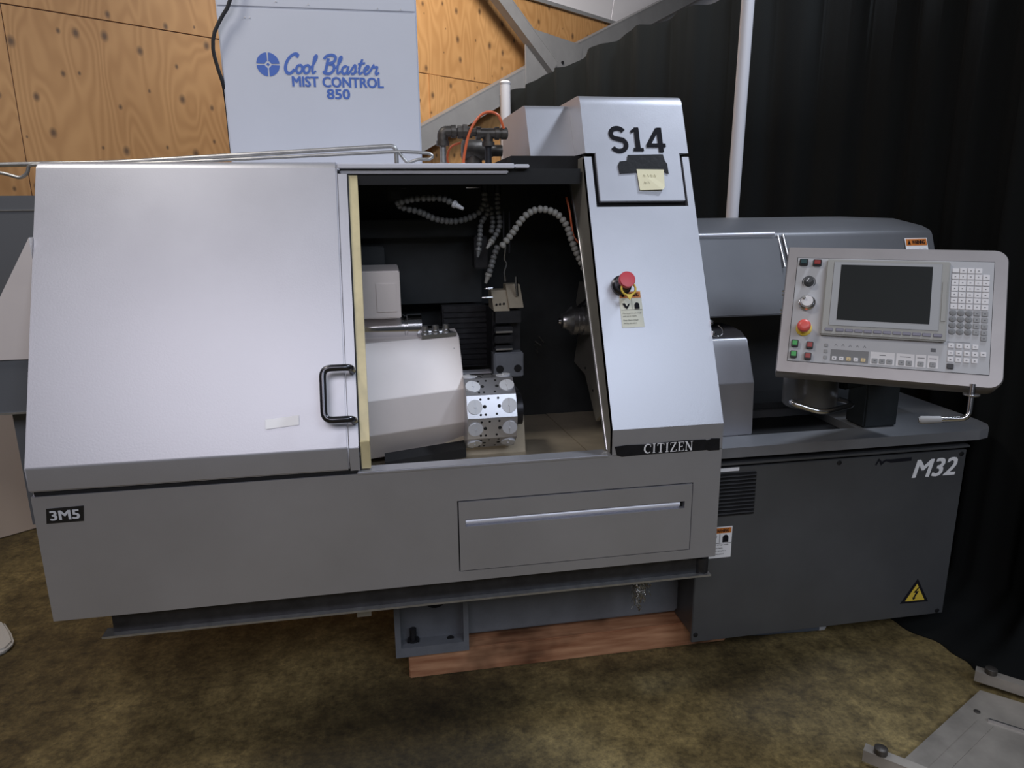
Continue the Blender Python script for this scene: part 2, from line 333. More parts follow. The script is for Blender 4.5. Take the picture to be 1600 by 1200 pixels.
def timber():
    m = bpy.data.materials.new('fir_timber'); m.use_nodes = True; N = m.node_tree; B = N.nodes['Principled BSDF']; L = N.links.new; nd = N.nodes.new
    tc = nd('ShaderNodeTexCoord'); mp = nd('ShaderNodeMapping'); mp.inputs['Scale'].default_value = (1.5, 14, 14); L(tc.outputs['Object'], mp.inputs[0])
    n = nd('ShaderNodeTexNoise'); n.inputs['Scale'].default_value = 3; n.inputs['Detail'].default_value = 6; L(mp.outputs[0], n.inputs[0])
    n2 = nd('ShaderNodeTexNoise'); n2.inputs['Scale'].default_value = 5; n2.inputs['Detail'].default_value = 3; L(tc.outputs['Object'], n2.inputs[0])
    r = nd('ShaderNodeValToRGB'); r.color_ramp.elements[0].position = .3; r.color_ramp.elements[1].position = .7
    r.color_ramp.elements[0].color = (.30, .12, .055, 1); r.color_ramp.elements[1].color = (.62, .33, .18, 1); L(n.outputs['Fac'], r.inputs[0])
    r2 = nd('ShaderNodeValToRGB'); r2.color_ramp.elements[0].position = .33; r2.color_ramp.elements[1].position = .5; r2.color_ramp.elements[0].color = (.3, .28, .26, 1); r2.color_ramp.elements[1].color = (1, 1, 1, 1); L(n2.outputs['Fac'], r2.inputs[0])
    mx = nd('ShaderNodeMixRGB'); mx.blend_type = 'MULTIPLY'; mx.inputs[0].default_value = 1; L(r.outputs[0], mx.inputs[1]); L(r2.outputs[0], mx.inputs[2]); L(mx.outputs[0], B.inputs['Base Color'])
    B.inputs['Roughness'].default_value = .7
    return m
M['timber'] = timber()

# ------------------------------------------------------------------ the room
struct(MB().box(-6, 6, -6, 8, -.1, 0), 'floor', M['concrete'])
WO = Vector((-1.666, 2.163, 0)); WA = math.atan2(.602, .798)
WD = Vector((math.cos(WA), math.sin(WA), 0)); WN = Vector((-WD.y, WD.x, 0))     # along the wall, away from the room
wall = struct(MB().box(-3.5, 7.5, .012, .09, 0, 3.6), 'wall_back', M['brace'])
wall.location = WO; wall.rotation_euler = (0, 0, WA)
cuts = [-3.68, -2.46, -1.24, -.02, 1.2, 2.42, 3.64, 4.86, 6.08, 7.3]
for a, b in zip(cuts, cuts[1:]):
    MB().box(a+.002, b-.002, 0, .012, .01, 2.437).build('plywood_sheet', M['ply'], wall)
for a, b in zip((-3.4, -.6, 1.84, 4.05, 6.3), (-.6, 1.84, 4.05, 6.3, 7.3)):
    MB().box(a+.002, b-.002, 0, .012, 2.443, 3.12).build('plywood_sheet', M['ply'], wall)
MB().box(2.56, 2.66, -.012, 0, .01, 2.437).build('batten', M['ply'], wall)
MB().box(-3.4, 7.3, -.03, .012, 3.12, 3.15).build('wall_angle', M['brace'], wall)
ins = struct(MB(), 'ceiling', M['insul']); ins.location = WO; ins.rotation_euler = (0, 0, WA)
for i, (a, b) in enumerate(((-3.4, -1.2), (-1.2, 1.2), (1.2, 3.0), (3.0, 4.78), (4.78, 6.0), (6.0, 7.3))):
    MB().prism([(a+.004, .0, 3.15), (b-.004, .0, 3.15), (b-.004, -.2, 4.3), (a+.004, -.2, 4.3)], (0, .06, 0)).build('insulation_panel', M['insul'], ins, bevel=.004)
def wl(s, z, d=.0): return WO + WD*s - WN*d + Vector((0, 0, z))
def brace(name, p0, p1, wd, label, d=.15, flip=1):
    a = wl(*p0, d); b = wl(*p1, d); t = (b-a).normalized(); s = t.cross(WN).normalized(); c = (a+b)/2; h = (b-a).length/2
    th = thing(name, a, label, 'steel brace', 'steel braces on the plywood wall')
    MB().obox(c, t*h, s*wd/2, WN*.004).build('web', M['brace'], th)
    MB().obox(c+s*(wd/2)*flip+WN*.03, t*h, s*.004, WN*.036).build('flange', M['brace'], th)
    MB().obox(c-s*(wd/2)*flip+WN*.03, t*h, s*.004, WN*.036).build('flange', M['brace'], th)
brace('steel_brace', (2.0, 1.81), (3.85, 2.68), .15, 'grey steel brace rising from behind the mist collector to the gusset plate')
brace('steel_brace', (3.85, 2.66), (6.3, 3.72), .14, 'grey steel brace rising right from the gusset plate to the insulation', d=.16)
brace('steel_brace', (2.45, 3.45), (3.72, 2.60), .10, 'steel brace with dark lower flange falling from upper left to the gusset', d=.22)
g = thing('gusset_plate', wl(3.7, 2.4, .2), 'grey steel gusset plate where the wall braces meet', 'gusset plate')
MB().prism([wl(*q, .17) for q in ((3.42, 2.80), (3.5, 2.86), (4.15, 2.83), (4.1, 2.5), (3.43, 2.3))], WN*.012).build('plate', M['brace'], g)
for q in ((3.82, 2.60), (3.87, 2.66), (3.70, 2.52)): MB().cyl(wl(*q, .17), -WN, .012, .012, 8).build('bolt', M['dark_steel'], g)

# black curtain --------------------------------------------------------------
def curtain():
    path = spline([(.74, 2.62, 0), (1.35, 1.87, 0), (1.95, 1.15, 0), (2.07, .55, 0), (2.08, .1, 0), (2.25, -.35, 0), (2.8, -1.2, 0), (3.4, -1.9, 0)], .018)
    P = []; s = 0; prev = path[0]
    for p in path: s += (p-prev).length; prev = p; P.append((p, s))
    S = prev and P[-1][1]
    zt = [(0, 2.14), (.264, 2.207), (.506, 2.266), (.747, 2.341), (1.108, 2.40), (1.301, 2.43), (2.0, 2.62), (9, 3.6)]
    def top(s):
        for (a, za), (b, zb) in zip(zt, zt[1:]):
            if a <= s <= b: return za+(zb-za)*(s-a)/(b-a)
        return zt[-1][1]
    rows = [0, .012, .03, .06, .1, .18, .35, .7, 1.1, 1.5, 1.8, 1.0e3]
    mb = MB(); n = len(P); vs = []
    for ri, z in enumerate(rows):
        for i, (p, s) in enumerate(P):
            t = P[min(i+1, n-1)][0]-P[max(i-1, 0)][0]; t.normalize(); nn = Vector((-t.y, t.x, 0)) * -1   # towards the room
            zz = (top(s)+.012*math.sin(s*23)) if z > 100 else z
            amp = (.030+.016*math.sin(s*2.3+1)) * (1-.35*min(zz, 2.4)/2.4)
            f = amp*(math.sin(s*27+1.5*math.sin(s*3.1)+.4*zz)+.35*math.sin(s*61+2))
            fl = 0.0
            if z < .3 and 1.85 < s < 3.6:     # hem pooled on the floor
                k = math.sin(math.pi*(s-1.85)/1.75)**.7
                fl = k*.27*max(0, 1-z/.16)**1.6
            q = p+nn*(f*(1 if fl < .05 else .5)+fl); vs.append((q.x, q.y, max(zz, .004)))
    fs = [(r*n+i, r*n+i+1, (r+1)*n+i+1, (r+1)*n+i) for r in range(len(rows)-1) for i in range(n-1)]
    mb.add(vs, fs)
    o = single(mb, 'curtain', M['velvet'], (2.08, .1, 0), 'long black cloth curtain hanging in folds behind and beside the machine', 'curtain', smooth=80)
    so = o.modifiers.new('thick', 'SOLIDIFY'); so.thickness = .006
curtain()
def pole(name, a, b, r, m, label, cat, extra=None):
    t = thing(name, a, label, cat)
    MB().tube([a, b], r, 16).build('shaft', m, t, smooth=50); return t
p0, p1 = Vector((1.50, 1.2, 0)), Vector((1.535, 1.2, 2.75))
t = pole('curtain_pole', p0, p1, .0265, M['pole'], 'tall white metal pole standing in front of the black curtain', 'pole')
MB().box(1.42, 1.58, 1.12, 1.28, 0, .012).build('foot_plate', M['pole'], t)
t = pole('short_pole', Vector((.735, 2.52, 0)), Vector((.735, 2.52, 2.19)), .030, M['pole'], 'white pole holding the far end of the black curtain', 'pole')
MB().lathe((.735, 2.52, 2.19), ZA, [(.031, 0), (.033, .01), (.02, .02)], 16).build('end_cap', M['pole'], t, smooth=40)
t = thing('wooden_stick', (1.548, 1.235, 0), 'thin wooden stick with red painted section behind the tall white pole', 'stick')
MB().box(1.536, 1.560, 1.238, 1.256, 0, 1.33).build('lower_shaft', M['timber'], t)
MB().box(1.536, 1.560, 1.238, 1.256, 1.33, 1.52).build('red_section', M['red'], t, label='red painted section')
MB().box(1.536, 1.560, 1.238, 1.256, 1.52, 2.05).build('upper_shaft', M['timber'], t)

# ------------------------------------------------------------------ the lathe
L = thing('cnc_lathe', (.02, .5, 0), 'large silver-grey turning machine with sliding door and open tooling bay', 'lathe')
def slope_strip(mb, x0, x1, z0, z1, o0, o1):       # slab on the sloped front between offsets o0 < o1
    a, b = sl(x0, z0, o0), sl(x0, z1, o0)
    return mb.prism([a, b, b+SN*(o1-o0), a+SN*(o1-o0)], (x1-x0, 0, 0))
# sheet-metal shell
mb = MB().box(-.882, .160, 0, .05, .485, .825).box(.843, .925, 0, .05, .485, .825).box(.160, .843, 0, .05, .727, .825).box(.160, .843, 0, .05, .485, .515)
mb.build('lower_panel', M['paint'], L)
mb = MB().px([(0.01, .485), (.01, .9), (.325, 1.612), (1.15, 1.612), (1.15, .485)], -.880, -.868)
mb.build('side_panel', M['paint'], L)
mb = MB().px([(0.01, .485), (.01, .9), (.338, 1.64), (1.0, 1.64), (1.0, .485)], .913, .924)
mb.build('side_panel', M['paint'], L)
MB().box(-.87, .915, 1.13, 1.15, .485, 1.61).build('back_panel', M['paint_dark'], L)
MB().box(-.868, .46, .37, 1.13, 1.60, 1.612).build('roof_panel', M['paint'], L)
MB().box(-.10, .585, -.003, .045, .822, .831).build('sill', M['paint'], L, bevel=.002, label='light sill under the open tooling bay')
MB().box(-.875, -.098, .004, .04, .824, .836).build('door_gap', M['gap'], L)
MB().box(-.85, .9, .1, 1.1, .455, .484).build('belly_pan', M['inside'], L)
# drawer
MB().box(.160, .843, .012, .05, .515, .727).build('drawer_recess', M['gap'], L)
dr = MB().box(.1635, .8395, -.003, .011, .672, .7235).box(.1635, .8395, -.003, .011, .5185, .650).box(.1635, .181, -.003, .011, .650, .672).box(.818, .8395, -.003, .011, .650, .672)
dr = dr.build('chip_drawer', M['paint'], L, label='flush drawer front with a long finger slot')
MB().px([(.010, .650)]+[(.010-.009*math.sin(math.pi*k/8), .650+.022*k/8) for k in range(1, 8)]+[(.010, .672)], .182, .806).build('finger_slot', M['bright_rail'], dr, smooth=50)
# lip and drip rail under the front
MB().box(-.757, .90, .03, .05, .418, .487).build('drip_rail', M['dark_steel'], L)
MB().box(-.782, .922, .012, .055, .413, .419).build('drip_lip', M['galv'], L)
MB().cyl((.90, .04, .418), ZA, .022, .05, 14).build('rail_end', M['dark_steel'], L, smooth=40)
MB().box(-.13, -.09, .06, .075, .37, .414).build('bracket', M['galv'], L)
# sliding door
arcp = [(.322, 1.612), (.327, 1.621), (.336, 1.627), (.348, 1.630)]
prof = [(-.004, .838), (-.004, .9)]+[(y-.004, z) for y, z in arcp]+[(.40, 1.630), (.40, 1.615), (.35, 1.615), (.335, 1.606), (.018, .9), (.018, .838)]
door = MB().px(prof, -.884, -.118).build('sliding_door', M['paint'], L, bevel=.004)
mb = MB(); slope_strip(mb, -.1165, -.092, .895, 1.60, -.022, -.006); mb.box(-.1165, -.092, .0, .016, .836, .897)
mb.build('door_edge_trim', M['paint'], door, label='narrow trim strip along the door edge')
mb = MB(); slope_strip(mb, -.0885, -.064, .905, 1.60, -.05, -.016); mb.box(-.0885, -.064, .010, .045, .836, .91)
mb.build('door_seal', M['yellow_strip'], door, label='yellowed strip along the door opening')
mb = MB(); slope_strip(mb, -.0935, -.088, .88, 1.60, -.05, -.012); mb.box(-.0935, -.088, .006, .045, .836, .90); mb.build('seal_channel', M['rubber'], door)
hp = [sl(-.100, 1.085, -.01), sl(-.100, 1.085, .050), sl(-.172, 1.085, .050), sl(-.172, .962, .050), sl(-.100, .962, .050), sl(-.100, .962, -.01)]
MB().tube(fillet(hp, .022), .0088, 14).build('pull_handle', M['handle'], door, smooth=60, label='dark tubular pull handle')
mb = MB(); o0 = sl(-.3225, .956, .0055); mb.obox(o0+XA*.0415+SU*.0145, XA*.0415+SU*.0035, SU*.0125, SN*.0006)
mb.build('blank_label', M['gloss_white'], door, label='blank white sticker')
# rails over the opening
MB().box(-.117, .385, .318, .345, 1.612, 1.6255).box(.388, .43, .322, .345, 1.613, 1.6235).build('top_rail', M['bright_rail'], L, bevel=.002)
MB().box(-.112, .37, .335, .36, 1.598, 1.6085).build('inner_rail', M['bright_rail'], L, bevel=.003)
MB().box(-.112, .59, .345, .375, 1.568, 1.612).build('header', M['black'], L)
MB().box(.375, .565, .37, .40, 1.583, 1.604).build('wiper_blade', M['bright_rail'], L, bevel=.002)
# pillar right of the opening
mb = MB().px([(0, .824), (0, .9), (.267, 1.5), (.267+.02, 1.5-.009), (.02, .895), (.02, .824)], .597, .925)
slope_strip(mb, .597, .6195, 1.5, 1.645, -.02, 0); slope_strip(mb, .904, .925, 1.5, 1.645, -.02, 0)
pil = mb.build('pillar_cover', M['paint'], L)
mb = MB(); slope_strip(mb, .60, .922, 1.49, 1.66, -.05, -.021); mb.box(.39, .915, .40, .95, 1.613, 1.652); mb.build('cover_gap', M['gap'], L)
fl = [(0.004, .826), (0.004, .9), (.335, 1.645), (.517, 1.638), (.473, 1.547), (.375, 1.411), (.181, 1.066), (.05, .826)]
MB().px(fl, .597, .606).build('pillar_return', M['flange'], L)
mb = MB().tube([(.597, y, z) for y, z in fl[3:]], .005, 8); mb.build('return_lip', M['steel'], L, smooth=60)
# raised cover with its tongue
S14 = MB().px([(.3355, 1.6555), (.3995, 1.798), (.4025, 1.804), (.407, 1.8115), (.414, 1.819), (.424, 1.825), (.438, 1.828), (.98, 1.828), (.98, 1.6555)], .602, .925).build('guide_bush_cover', M['paint'], L, smooth=32)
for f_ in [S14]: wn_ = f_.modifiers.new('wn', 'WEIGHTED_NORMAL'); wn_.keep_sharp = True; wn_.weight = 100
mb = MB(); slope_strip(mb, .632, .8965, 1.516, 1.662, -.014, .001); mb.build('tongue', M['paint'], S14, bevel=.0015)
MB().px([(.452, 1.652), (.530, 1.795), (.5345, 1.802), (.542, 1.809), (.553, 1.8135), (.568, 1.815), (.97, 1.820), (.97, 1.652)], .46, .6019).build('side_cover', M['paint'], L, smooth=32)
# S14 lettering (stencil caps)
mb = MB(); o = sl(.681, 1.661, .0024)
k = .0765
S_ = [(q[0], q[1]) for q in arc(.34, .735, .27, .235, 25, 230, 12)]+arc(.36, .26, .29, .26, 50, -155, 13)
stroke(mb, S_, .185, o, XA, SU, k)
ox = .93
stroke(mb, [(ox+.20, -.01), (ox+.20, 1.0)], .2, o, XA, SU, k); poly2(mb, [(ox+.12, .98), (ox-.06, .86), (ox-.02, .76), (ox+.16, .86)], o, XA, SU, k); stroke(mb, [(ox, .06), (ox+.42, .06)], .14, o, XA, SU, k)
ox = 1.52
stroke(mb, [(ox+.55, -.06), (ox+.55, 1.0)], .2, o, XA, SU, k); stroke(mb, [(ox+.48, .95), (ox+.05, .26)], .17, o, XA, SU, k); stroke(mb, [(ox-.04, .24), (ox+.76, .24)], .16, o, XA, SU, k)
mb.build('lettering', M['ink'], S14, label='large black characters S14')
# name strip CITIZEN
mb = MB(); yy = -.0012
pts = [(.603, .852), (.640, .8545), (.70, .8525), (.80, .857), (.872, .8555), (.876, .852), (.885, .8545), (.890, .857), (.916, .8555), (.917, .820), (.884, .8205), (.878, .823), (.80, .822), (.70, .8225), (.625, .8205), (.610, .826)]
mb.add([(x, yy, z) for x, z in pts], [tuple(range(len(pts)))]); mb.build('name_strip', M['tape'], L, label='ragged black strip behind the maker name')
mb = MB(); o = Vector((.689, -.0022, .8262)); k = .0275
def serif(mb, ch, x):
    T, t = .155, .06
    def v(px_, y0=0, y1=1, w_=T): stroke(mb, [(x+px_, y0), (x+px_, y1)], w_, o, XA, ZA, k)
    def h(x0, x1, y, w_=t): stroke(mb, [(x+x0, y), (x+x1, y)], w_, o, XA, ZA, k)
    if ch == 'C':
        P = arc(.42, .5, .36, .48, 50, 310, 18); stroke(mb, P, [t+.11*abs(math.sin(math.pi*i/18)) for i in range(19)], o, XA, ZA, k); stroke(mb, [(x+0, 0)]*2, 0, o, XA, ZA, k); v(.70, .62, .95, .05); return .86
    if ch == 'I': v(.16); h(0, .32, .03); h(0, .32, .97); return .42
    if ch == 'T': v(.38); h(.2, .56, .03); h(.02, .74, .96, .08); v(.045, .74, .98, .06); v(.715, .74, .98, .06); return .84
    if ch == 'Z': h(.02, .66, .97); h(.02, .68, .03, .07); stroke(mb, [(x+.10, .05), (x+.58, .95)], T, o, XA, ZA, k); v(.05, .74, .98, .05); v(.66, .02, .27, .05); return .76
    if ch == 'E': v(.17); h(0, .64, .03); h(0, .62, .97); h(.2, .5, .51); v(.62, .76, .98, .05); v(.645, .02, .25, .05); v(.5, .4, .62, .05); return .74
    if ch == 'N': v(.13, 0, 1, .07); v(.70, 0, 1, .07); stroke(mb, [(x+.12, 1), (x+.70, 0)], T, o, XA, ZA, k); h(0, .26, .03); h(-.04, .18, .97); h(.57, .84, .97); return .9
def serif2(ch, x):
    if ch == 'C':
        P = [(x+a, b) for a, b in arc(.42, .5, .36, .46, 48, 312, 18)]; stroke(mb, P, [.06+.11*abs(math.sin(math.pi*i/18)) for i in range(19)], o, XA, ZA, k); stroke(mb, [(x+.70, .64), (x+.70, .96)], .05, o, XA, ZA, k); return .84
    return serif(mb, ch, x)
xx = 0
for ch in 'CITIZEN': xx += serif2(ch, xx)+.07
mb.build('lettering', M['white'], L, label='white serif name CITIZEN')
# 3M5 plate
mb = MB(); o = Vector((-.857, -.0012, .7535)); mb.prism([o, o+Vector((.085, 0, .0005)), o+Vector((.0905, 0, .041)), o+Vector((.005, 0, .0395))], (0, .001, 0))
pl = mb.build('name_plate', M['black'], L, label='small black plate lettered 3M5')
mb = MB(); put_text(mb, '3M5', (-.846, -.0022, .7615), XA, ZA, .068, .0255, bold=.03); mb.build('lettering', M['nozzle'], pl)
# emergency stop on the pillar
base = ats(970, 447)
def estop(parent, c, n, up, r, name, ring=True, cap=M['red']):
    side = up.cross(n)
    b = MB().lathe(c, n, [(r*1.25, 0), (r*1.25, .010), (r*1.05, .014), (r*1.0, .030), (r*.7, .034), (r*.7, .048)], 24).build(name, M['handle'], parent, smooth=40)
    MB().lathe(c+n*.048, n, [(r*.8, -.004), (r*.98, .001), (r*1.0, .012), (r*.94, .0155), (r*.5, .0165)], 28).build('mushroom_cap', cap, b, smooth=60, label='red mushroom cap')
    return b
eb = estop(pil, base, SN, SU, .0235, 'emergency_stop')
hc = base + SN*.05 - SU*.024 + XA*.004
ringp = [hc+XA*(.0205*math.cos(a))+SU*(.0195*math.sin(a)) for a in [2*math.pi*k/24 for k in range(24)]]
MB().tube(ringp, .0032, 8, closed=True).prism([hc-SU*.018-XA*.010, hc-SU*.018+XA*.010, hc-SU*.034], SN*.003).build('lock_ring', M['yellow'], eb, smooth=60, label='yellow lock ring hanging below the cap')
# warning label maker: lies on plane (o lower-left, a, b)
def warning(parent, o, a, b, w, h, n, border='cream', lines=(), icons=True, head=.17, name='warning_label', label='small safety label with orange heading'):
    o = Vector(o); q = MB().obox(o+a*w/2+b*h/2, a*w/2, b*h/2, n*.0005).build(name, M[border], parent, label=label)
    e = n*.001; m_ = w*.035
    MB().prism([o+a*m_+b*(h-m_)+e, o+a*(w-m_)+b*(h-m_)+e, o+a*(w-m_)+b*(h-m_-head*h)+e, o+a*m_+b*(h-m_-head*h)+e], n*.0003).build('heading', M['orange'], q)
    mb = MB(); put_text(mb, 'WARNING', o+a*w*.30+b*(h-m_-head*h*.8)+n*.0017, a, b, w*.58, head*h*.6, bold=.02)
    poly2(mb, [(.10, 0), (.24, 0), (.17, .75)], o+b*(h-m_-head*h*.85)+n*.0017, a*w, b*head*h)
    if icons:
        zz = o+b*h*.50+n*.0017
        poly2(mb, [(.10, .25), (.22, .27), (.30, .12), (.36, .22), (.44, .25), (.40, .14), (.30, .0), (.27, .02), (.20, .08)], zz, a*w, b*w)
        poly2(mb, arc(.76, .16, .11, .13, 0, 180, 8)+[(.65, 0), (.87, 0)], zz, a*w, b*w)
        stroke(mb, [(.54*w, 0), (.54*w, h*.29)], w*.012, zz, a, b); stroke(mb, [(.03*w, -.02*h), (.97*w, -.02*h)], w*.012, zz, a, b)
    for fy, tx, fw in lines: put_text(mb, tx, o+a*w*.08+b*(h*fy)+n*.0017, a, b, w*fw, h*.048)
    mb.build('print', M['ink'], q); return q
warning(pil, sl(.6565, 1.165, .0008), XA, SU, .0665, .108, SN, lines=((.36, 'Moving parts can crush', .84), (.28, 'and cut or injure.', .62), (.17, 'Keep doors closed', .66), (.09, 'during operation.', .6)))

# ---- inside the tooling bay
MB().box(-.30, .91, .86, .88, .5, 1.60).build('bay_back', M['inside'], L)
MB().px([(.06, .5), (.06, .9), (.36, 1.58), (.88, 1.58), (.88, .5)], -.32, -.30).build('bay_wall', M['inside'], L)
MB().px([(.06, .5), (.06, .9), (.36, 1.58), (.88, 1.58), (.88, .5)], .895, .912).build('bay_wall', M['inside'], L)
MB().box(-.30, .91, .376, .86, 1.585, 1.60).build('bay_ceiling', M['inside'], L)
MB().px([(.055, .765), (.86, .70), (.86, .68), (.055, .745)], -.30, .6).build('chip_chute', M['tan_steel'], L)
MB().px([(.055, .766), (.86, .701), (.86, .68), (.055, .745)], .603, .89).build('chip_chute', M['tan_steel'], L)
MB().cyl(Vector((.585, .16, .7565)), (0, .08, 1), .004, .002, 10).cyl(Vector((.62, .16, .7575)), (0, .08, 1), .004, .002, 10).build('chute_screws', M['black'], L)
MB().box(-.30, .33, .70, .76, 1.405, 1.465).build('slide_beam', M['inside'], L, bevel=.004)
MB().box(-.30, .34, .76, .80, 1.17, 1.405).build('slide_panel', M['inside'], L)
MB().box(-.30, .0, .66, .70, 1.17, 1.38).build('slide_block', M['inside'], L, bevel=.004)
MB().box(.30, .345, .62, .70, 1.30, 1.41).build('stop_block', M['dark_steel'], L, bevel=.004)
wc = MB().box(.19, .385, .70, .76, .945, 1.165).build('way_cover', M['dark_steel'], L)
for k in range(11): MB().box(.195, .375, .692, .70, .955+.019*k, .955+.019*k+.012).build('cover_slat', M['dark_steel'], wc)
MB().box(.16, .36, .66, .70, .925, .932).build('way_edge', M['bright_rail'], L)
# headstock covers
vec = Vector((.42, .13, 0))
hs = MB().prism([(-.2, .30, 1.108), (-.2, .165, .966), (-.2, .158, .862), (-.2, .225, .77), (-.2, .42, .77), (-.2, .42, 1.112)], vec).build('headstock_cover', M['cover'], L, bevel=.003)
MB().prism([(-.03, .222, .772), (.215, .296, .772), (.215, .30, .80), (-.03, .226, .80)], (0, -.045, -.012)).build('cover_notch', M['gap'], hs)
hsl = (Vector((0, -.135, -.142))).normalized(); hsn = Vector((.3, -.73, .68)).normalized()
for q in ((663, 549), (707, 547)): MB().cyl(at(*q, .385 if q[0] < 700 else .398)-Vector((0, .004, -.004)), (0, -.72, .69), .005, .004, 12).build('socket_screw', M['black'], hs)
pm = MB().obox((.150, .425, 1.113), (.055, .017, 0), (-.006, .02, 0), (0, 0, .006)).build('clamp_strip', M['steel'], hs)
for i in range(3): MB().lathe(Vector((.112+.034*i, .414+.0095*i, 1.117)), ZA, [(.013, 0), (.013, .009), (.0095, .011), (.011, .013), (.011, .026), (.009, .028)], 14).build('knurled_collar', M['steel'], hs, smooth=35)
ub = MB().box(-.2, .041, .36, .62, 1.18, 1.322).build('headstock_housing', M['cover'], L, bevel=.003)
MB().box(-.03, .030, .356, .3605, 1.200, 1.285).build('access_plate', M['cover'], ub, bevel=.001)
sp = MB().lathe((-.1, .47, 1.132), XA, [(.043, 0), (.043, .150), (.040, .153), (.040, .158), (.043, .161), (.043, .205)], 32).build('main_spindle', M['chrome'], L, smooth=35)
MB().lathe((.105, .45, 1.115), XA, [(.026, 0), (.026, .03), (.020, .032), (.020, .07)], 24).build('spindle_nose', M['chrome'], sp, smooth=35)
# gang tool post
tp = MB().box(.345, .44, .54, .75, .95, 1.165).build('tool_post', M['dark_steel'], L, bevel=.002)
MB().prism([(.345, .50, 1.17), (.345, .56, 1.232), (.345, .62, 1.232), (.345, .62, 1.17)], (.053, 0, 0)).build('tool_block', M['tan_steel'], tp, bevel=.001)
MB().prism([(.396, .495, 1.18), (.396, .565, 1.25), (.396, .62, 1.25), (.396, .62, 1.18)], (.048, 0, 0)).build('tool_block', M['tan_steel'], tp, bevel=.001)
MB().box(.350, .436, .50, .54, 1.13, 1.17).build('tool_block', M['dark_steel'], tp, bevel=.001)
for z0, z1 in ((1.095, 1.118), (1.062, 1.088), (1.036, 1.054)): MB().box(.346, .408, .50, .55, z0, z1).build('tool_clamp', M['dark_steel'], tp, bevel=.003)
MB().box(.35, .405, .496, .50, 1.098, 1.104).box(.35, .405, .496, .50, 1.04, 1.045).build('clamp_edge', M['steel'], tp)
pb = MB().box(.342, .443, .50, .56, .945, 1.03).build('post_foot', M['cast'], tp, bevel=.004)
for x in (.362, .423): MB().cyl((x, .501, .975), -YA, .013, .003, 18).build('bolt_hole', M['gap'], tp)
mb = MB()
for x, z in ((.356, 1.186), (.368, 1.187), (.381, 1.188), (.405, 1.19), (.417, 1.19)): mb.cyl((x, .499+(z-1.17), z+.003), (0, -.7, .7), .0035, .004, 10)
mb.build('block_holes', M['gap'], tp)
for zz, ln in ((1.213, .040), (1.243, .028)):
    MB().lathe((.346, .53, zz), -XA, [(.0055, 0), (.0055, ln*.5), (.0045, ln*.5), (.0045, ln*.8), (.0008, ln)], 12).build('drill_bit', M['chrome'], tp, smooth=40)
MB().tube([at(790, 385, .52), at(788, 405, .52), at(792, 412, .52), at(788, 425, .52), at(790, 440, .52)], .004, 8).build('coolant_pipe', M['chrome'], tp, smooth=50)
MB().tube([at(806, 432, .52), at(807, 448, .52), at(808, 462, .52)], .005, 8).build('coolant_pipe', M['chrome'], tp, smooth=50)
MB().tube([at(787, 330, .55), at(787, 385, .53)], .003, 6).tube([at(796, 330, .55), at(796, 395, .53)], .003, 6).build('coolant_pipe', M['dark_steel'], tp, smooth=50)
# turret
TC = Vector((.216, .31, .889)); R = .113; NF = 10
prof = []
for k in range(NF):
    a = math.radians(22+18+36*k); prof.append((TC.y-R*math.cos(a), TC.z+R*math.sin(a)))
tur = MB().px(prof, TC.x, TC.x+.150).build('tool_turret', M['turret'], L, bevel=.0012)
ap = R*math.cos(math.radians(18))
for k in range(-3, 3):
    a = math.radians(22+36*k); n = Vector((0, -math.cos(a), math.sin(a))); u = Vector((0, math.sin(a), math.cos(a))); fc = Vector((TC.x, TC.y, TC.z))+n*ap
    for x, sg in ((.024, 1), (.127, -1)):
        c = fc+XA*x
        MB().cyl(c, n, .0225, .002, 24).prism([c+n*.002+XA*(.0222*math.cos(t))+u*(.0222*math.sin(t)) for t in [math.pi*(.5+sg*.0)+sg*math.pi*(i/10) for i in range(11)]], n*.003).cyl(c+n*.002, n, .003, .004, 8).build('turret_plug', M['nozzle'], tur, smooth=35)
    for x, t, r in ((.053, 0, .0055), (.097, 0, .0055), (.042, .022, .0036), (.066, .023, .0036), (.095, .024, .0036), (.040, -.024, .0036), (.055, -.024, .0036), (.088, -.023, .0036)):
        MB().cyl(fc+XA*x+u*t-n*.001, n, r, .0016, 12).build('tapped_hole', M['gap'], tur)
MB().cyl((TC.x+.150, TC.y, TC.z), XA, .05, .03, 24).build('turret_hub', M['dark_steel'], tur, smooth=40)
MB().px([(.34, .86), (.30, .69), (.44, .69), (.44, .86)], .05, .412).build('turret_base', M['tan_steel'], L, bevel=.002)
MB().box(.37, .40, .36, .42, .90, .935).build('turret_stop', M['dark_steel'], L)
# sub spindle and its plate
pp = [(905, 440), (935, 470), (940, 560), (944, 640), (931, 658), (920, 610), (914, 585), (897, 565), (905, 510), (900, 470)]
sb = MB().prism([atx(*q, .70) for q in pp], (.012, 0, 0)).build('guide_plate', M['flange'], L)
for q in ((913, 520), (915, 575), (927, 610), (928, 520)): MB().cyl(atx(*q, .70), -XA, .004, .003, 10).build('plate_screw', M['black'], sb)
c = atx(921, 500, .70)
sub = MB().lathe(c+XA*.0, -XA, [(.052, -.02), (.052, .03), (.046, .034), (.046, .046), (.05, .05), (.05, .066), (.03, .085), (.026, .10), (.012, .105)], 32).build('sub_spindle', M['steel'], L, smooth=35)
MB().lathe(c-XA*.105, -XA, [(.011, 0), (.010, .008), (.003, .010)], 16).build('collet', M['chrome'], sub, smooth=40)
MB().tube(spline([atx(925, 420, .68), atx(921, 455, .68), atx(917, 470, .68), atx(908, 478, .67), atx(902, 484, .66)], .01), .009, 10).build('coolant_elbow', M['dark_steel'], sub, smooth=60)
MB().prism([atx(*q, .72) for q in ((900, 555), (893, 590), (889, 588), (897, 550))], (.006, 0, 0)).build('deflector', M['flange'], sub)
mb = MB()
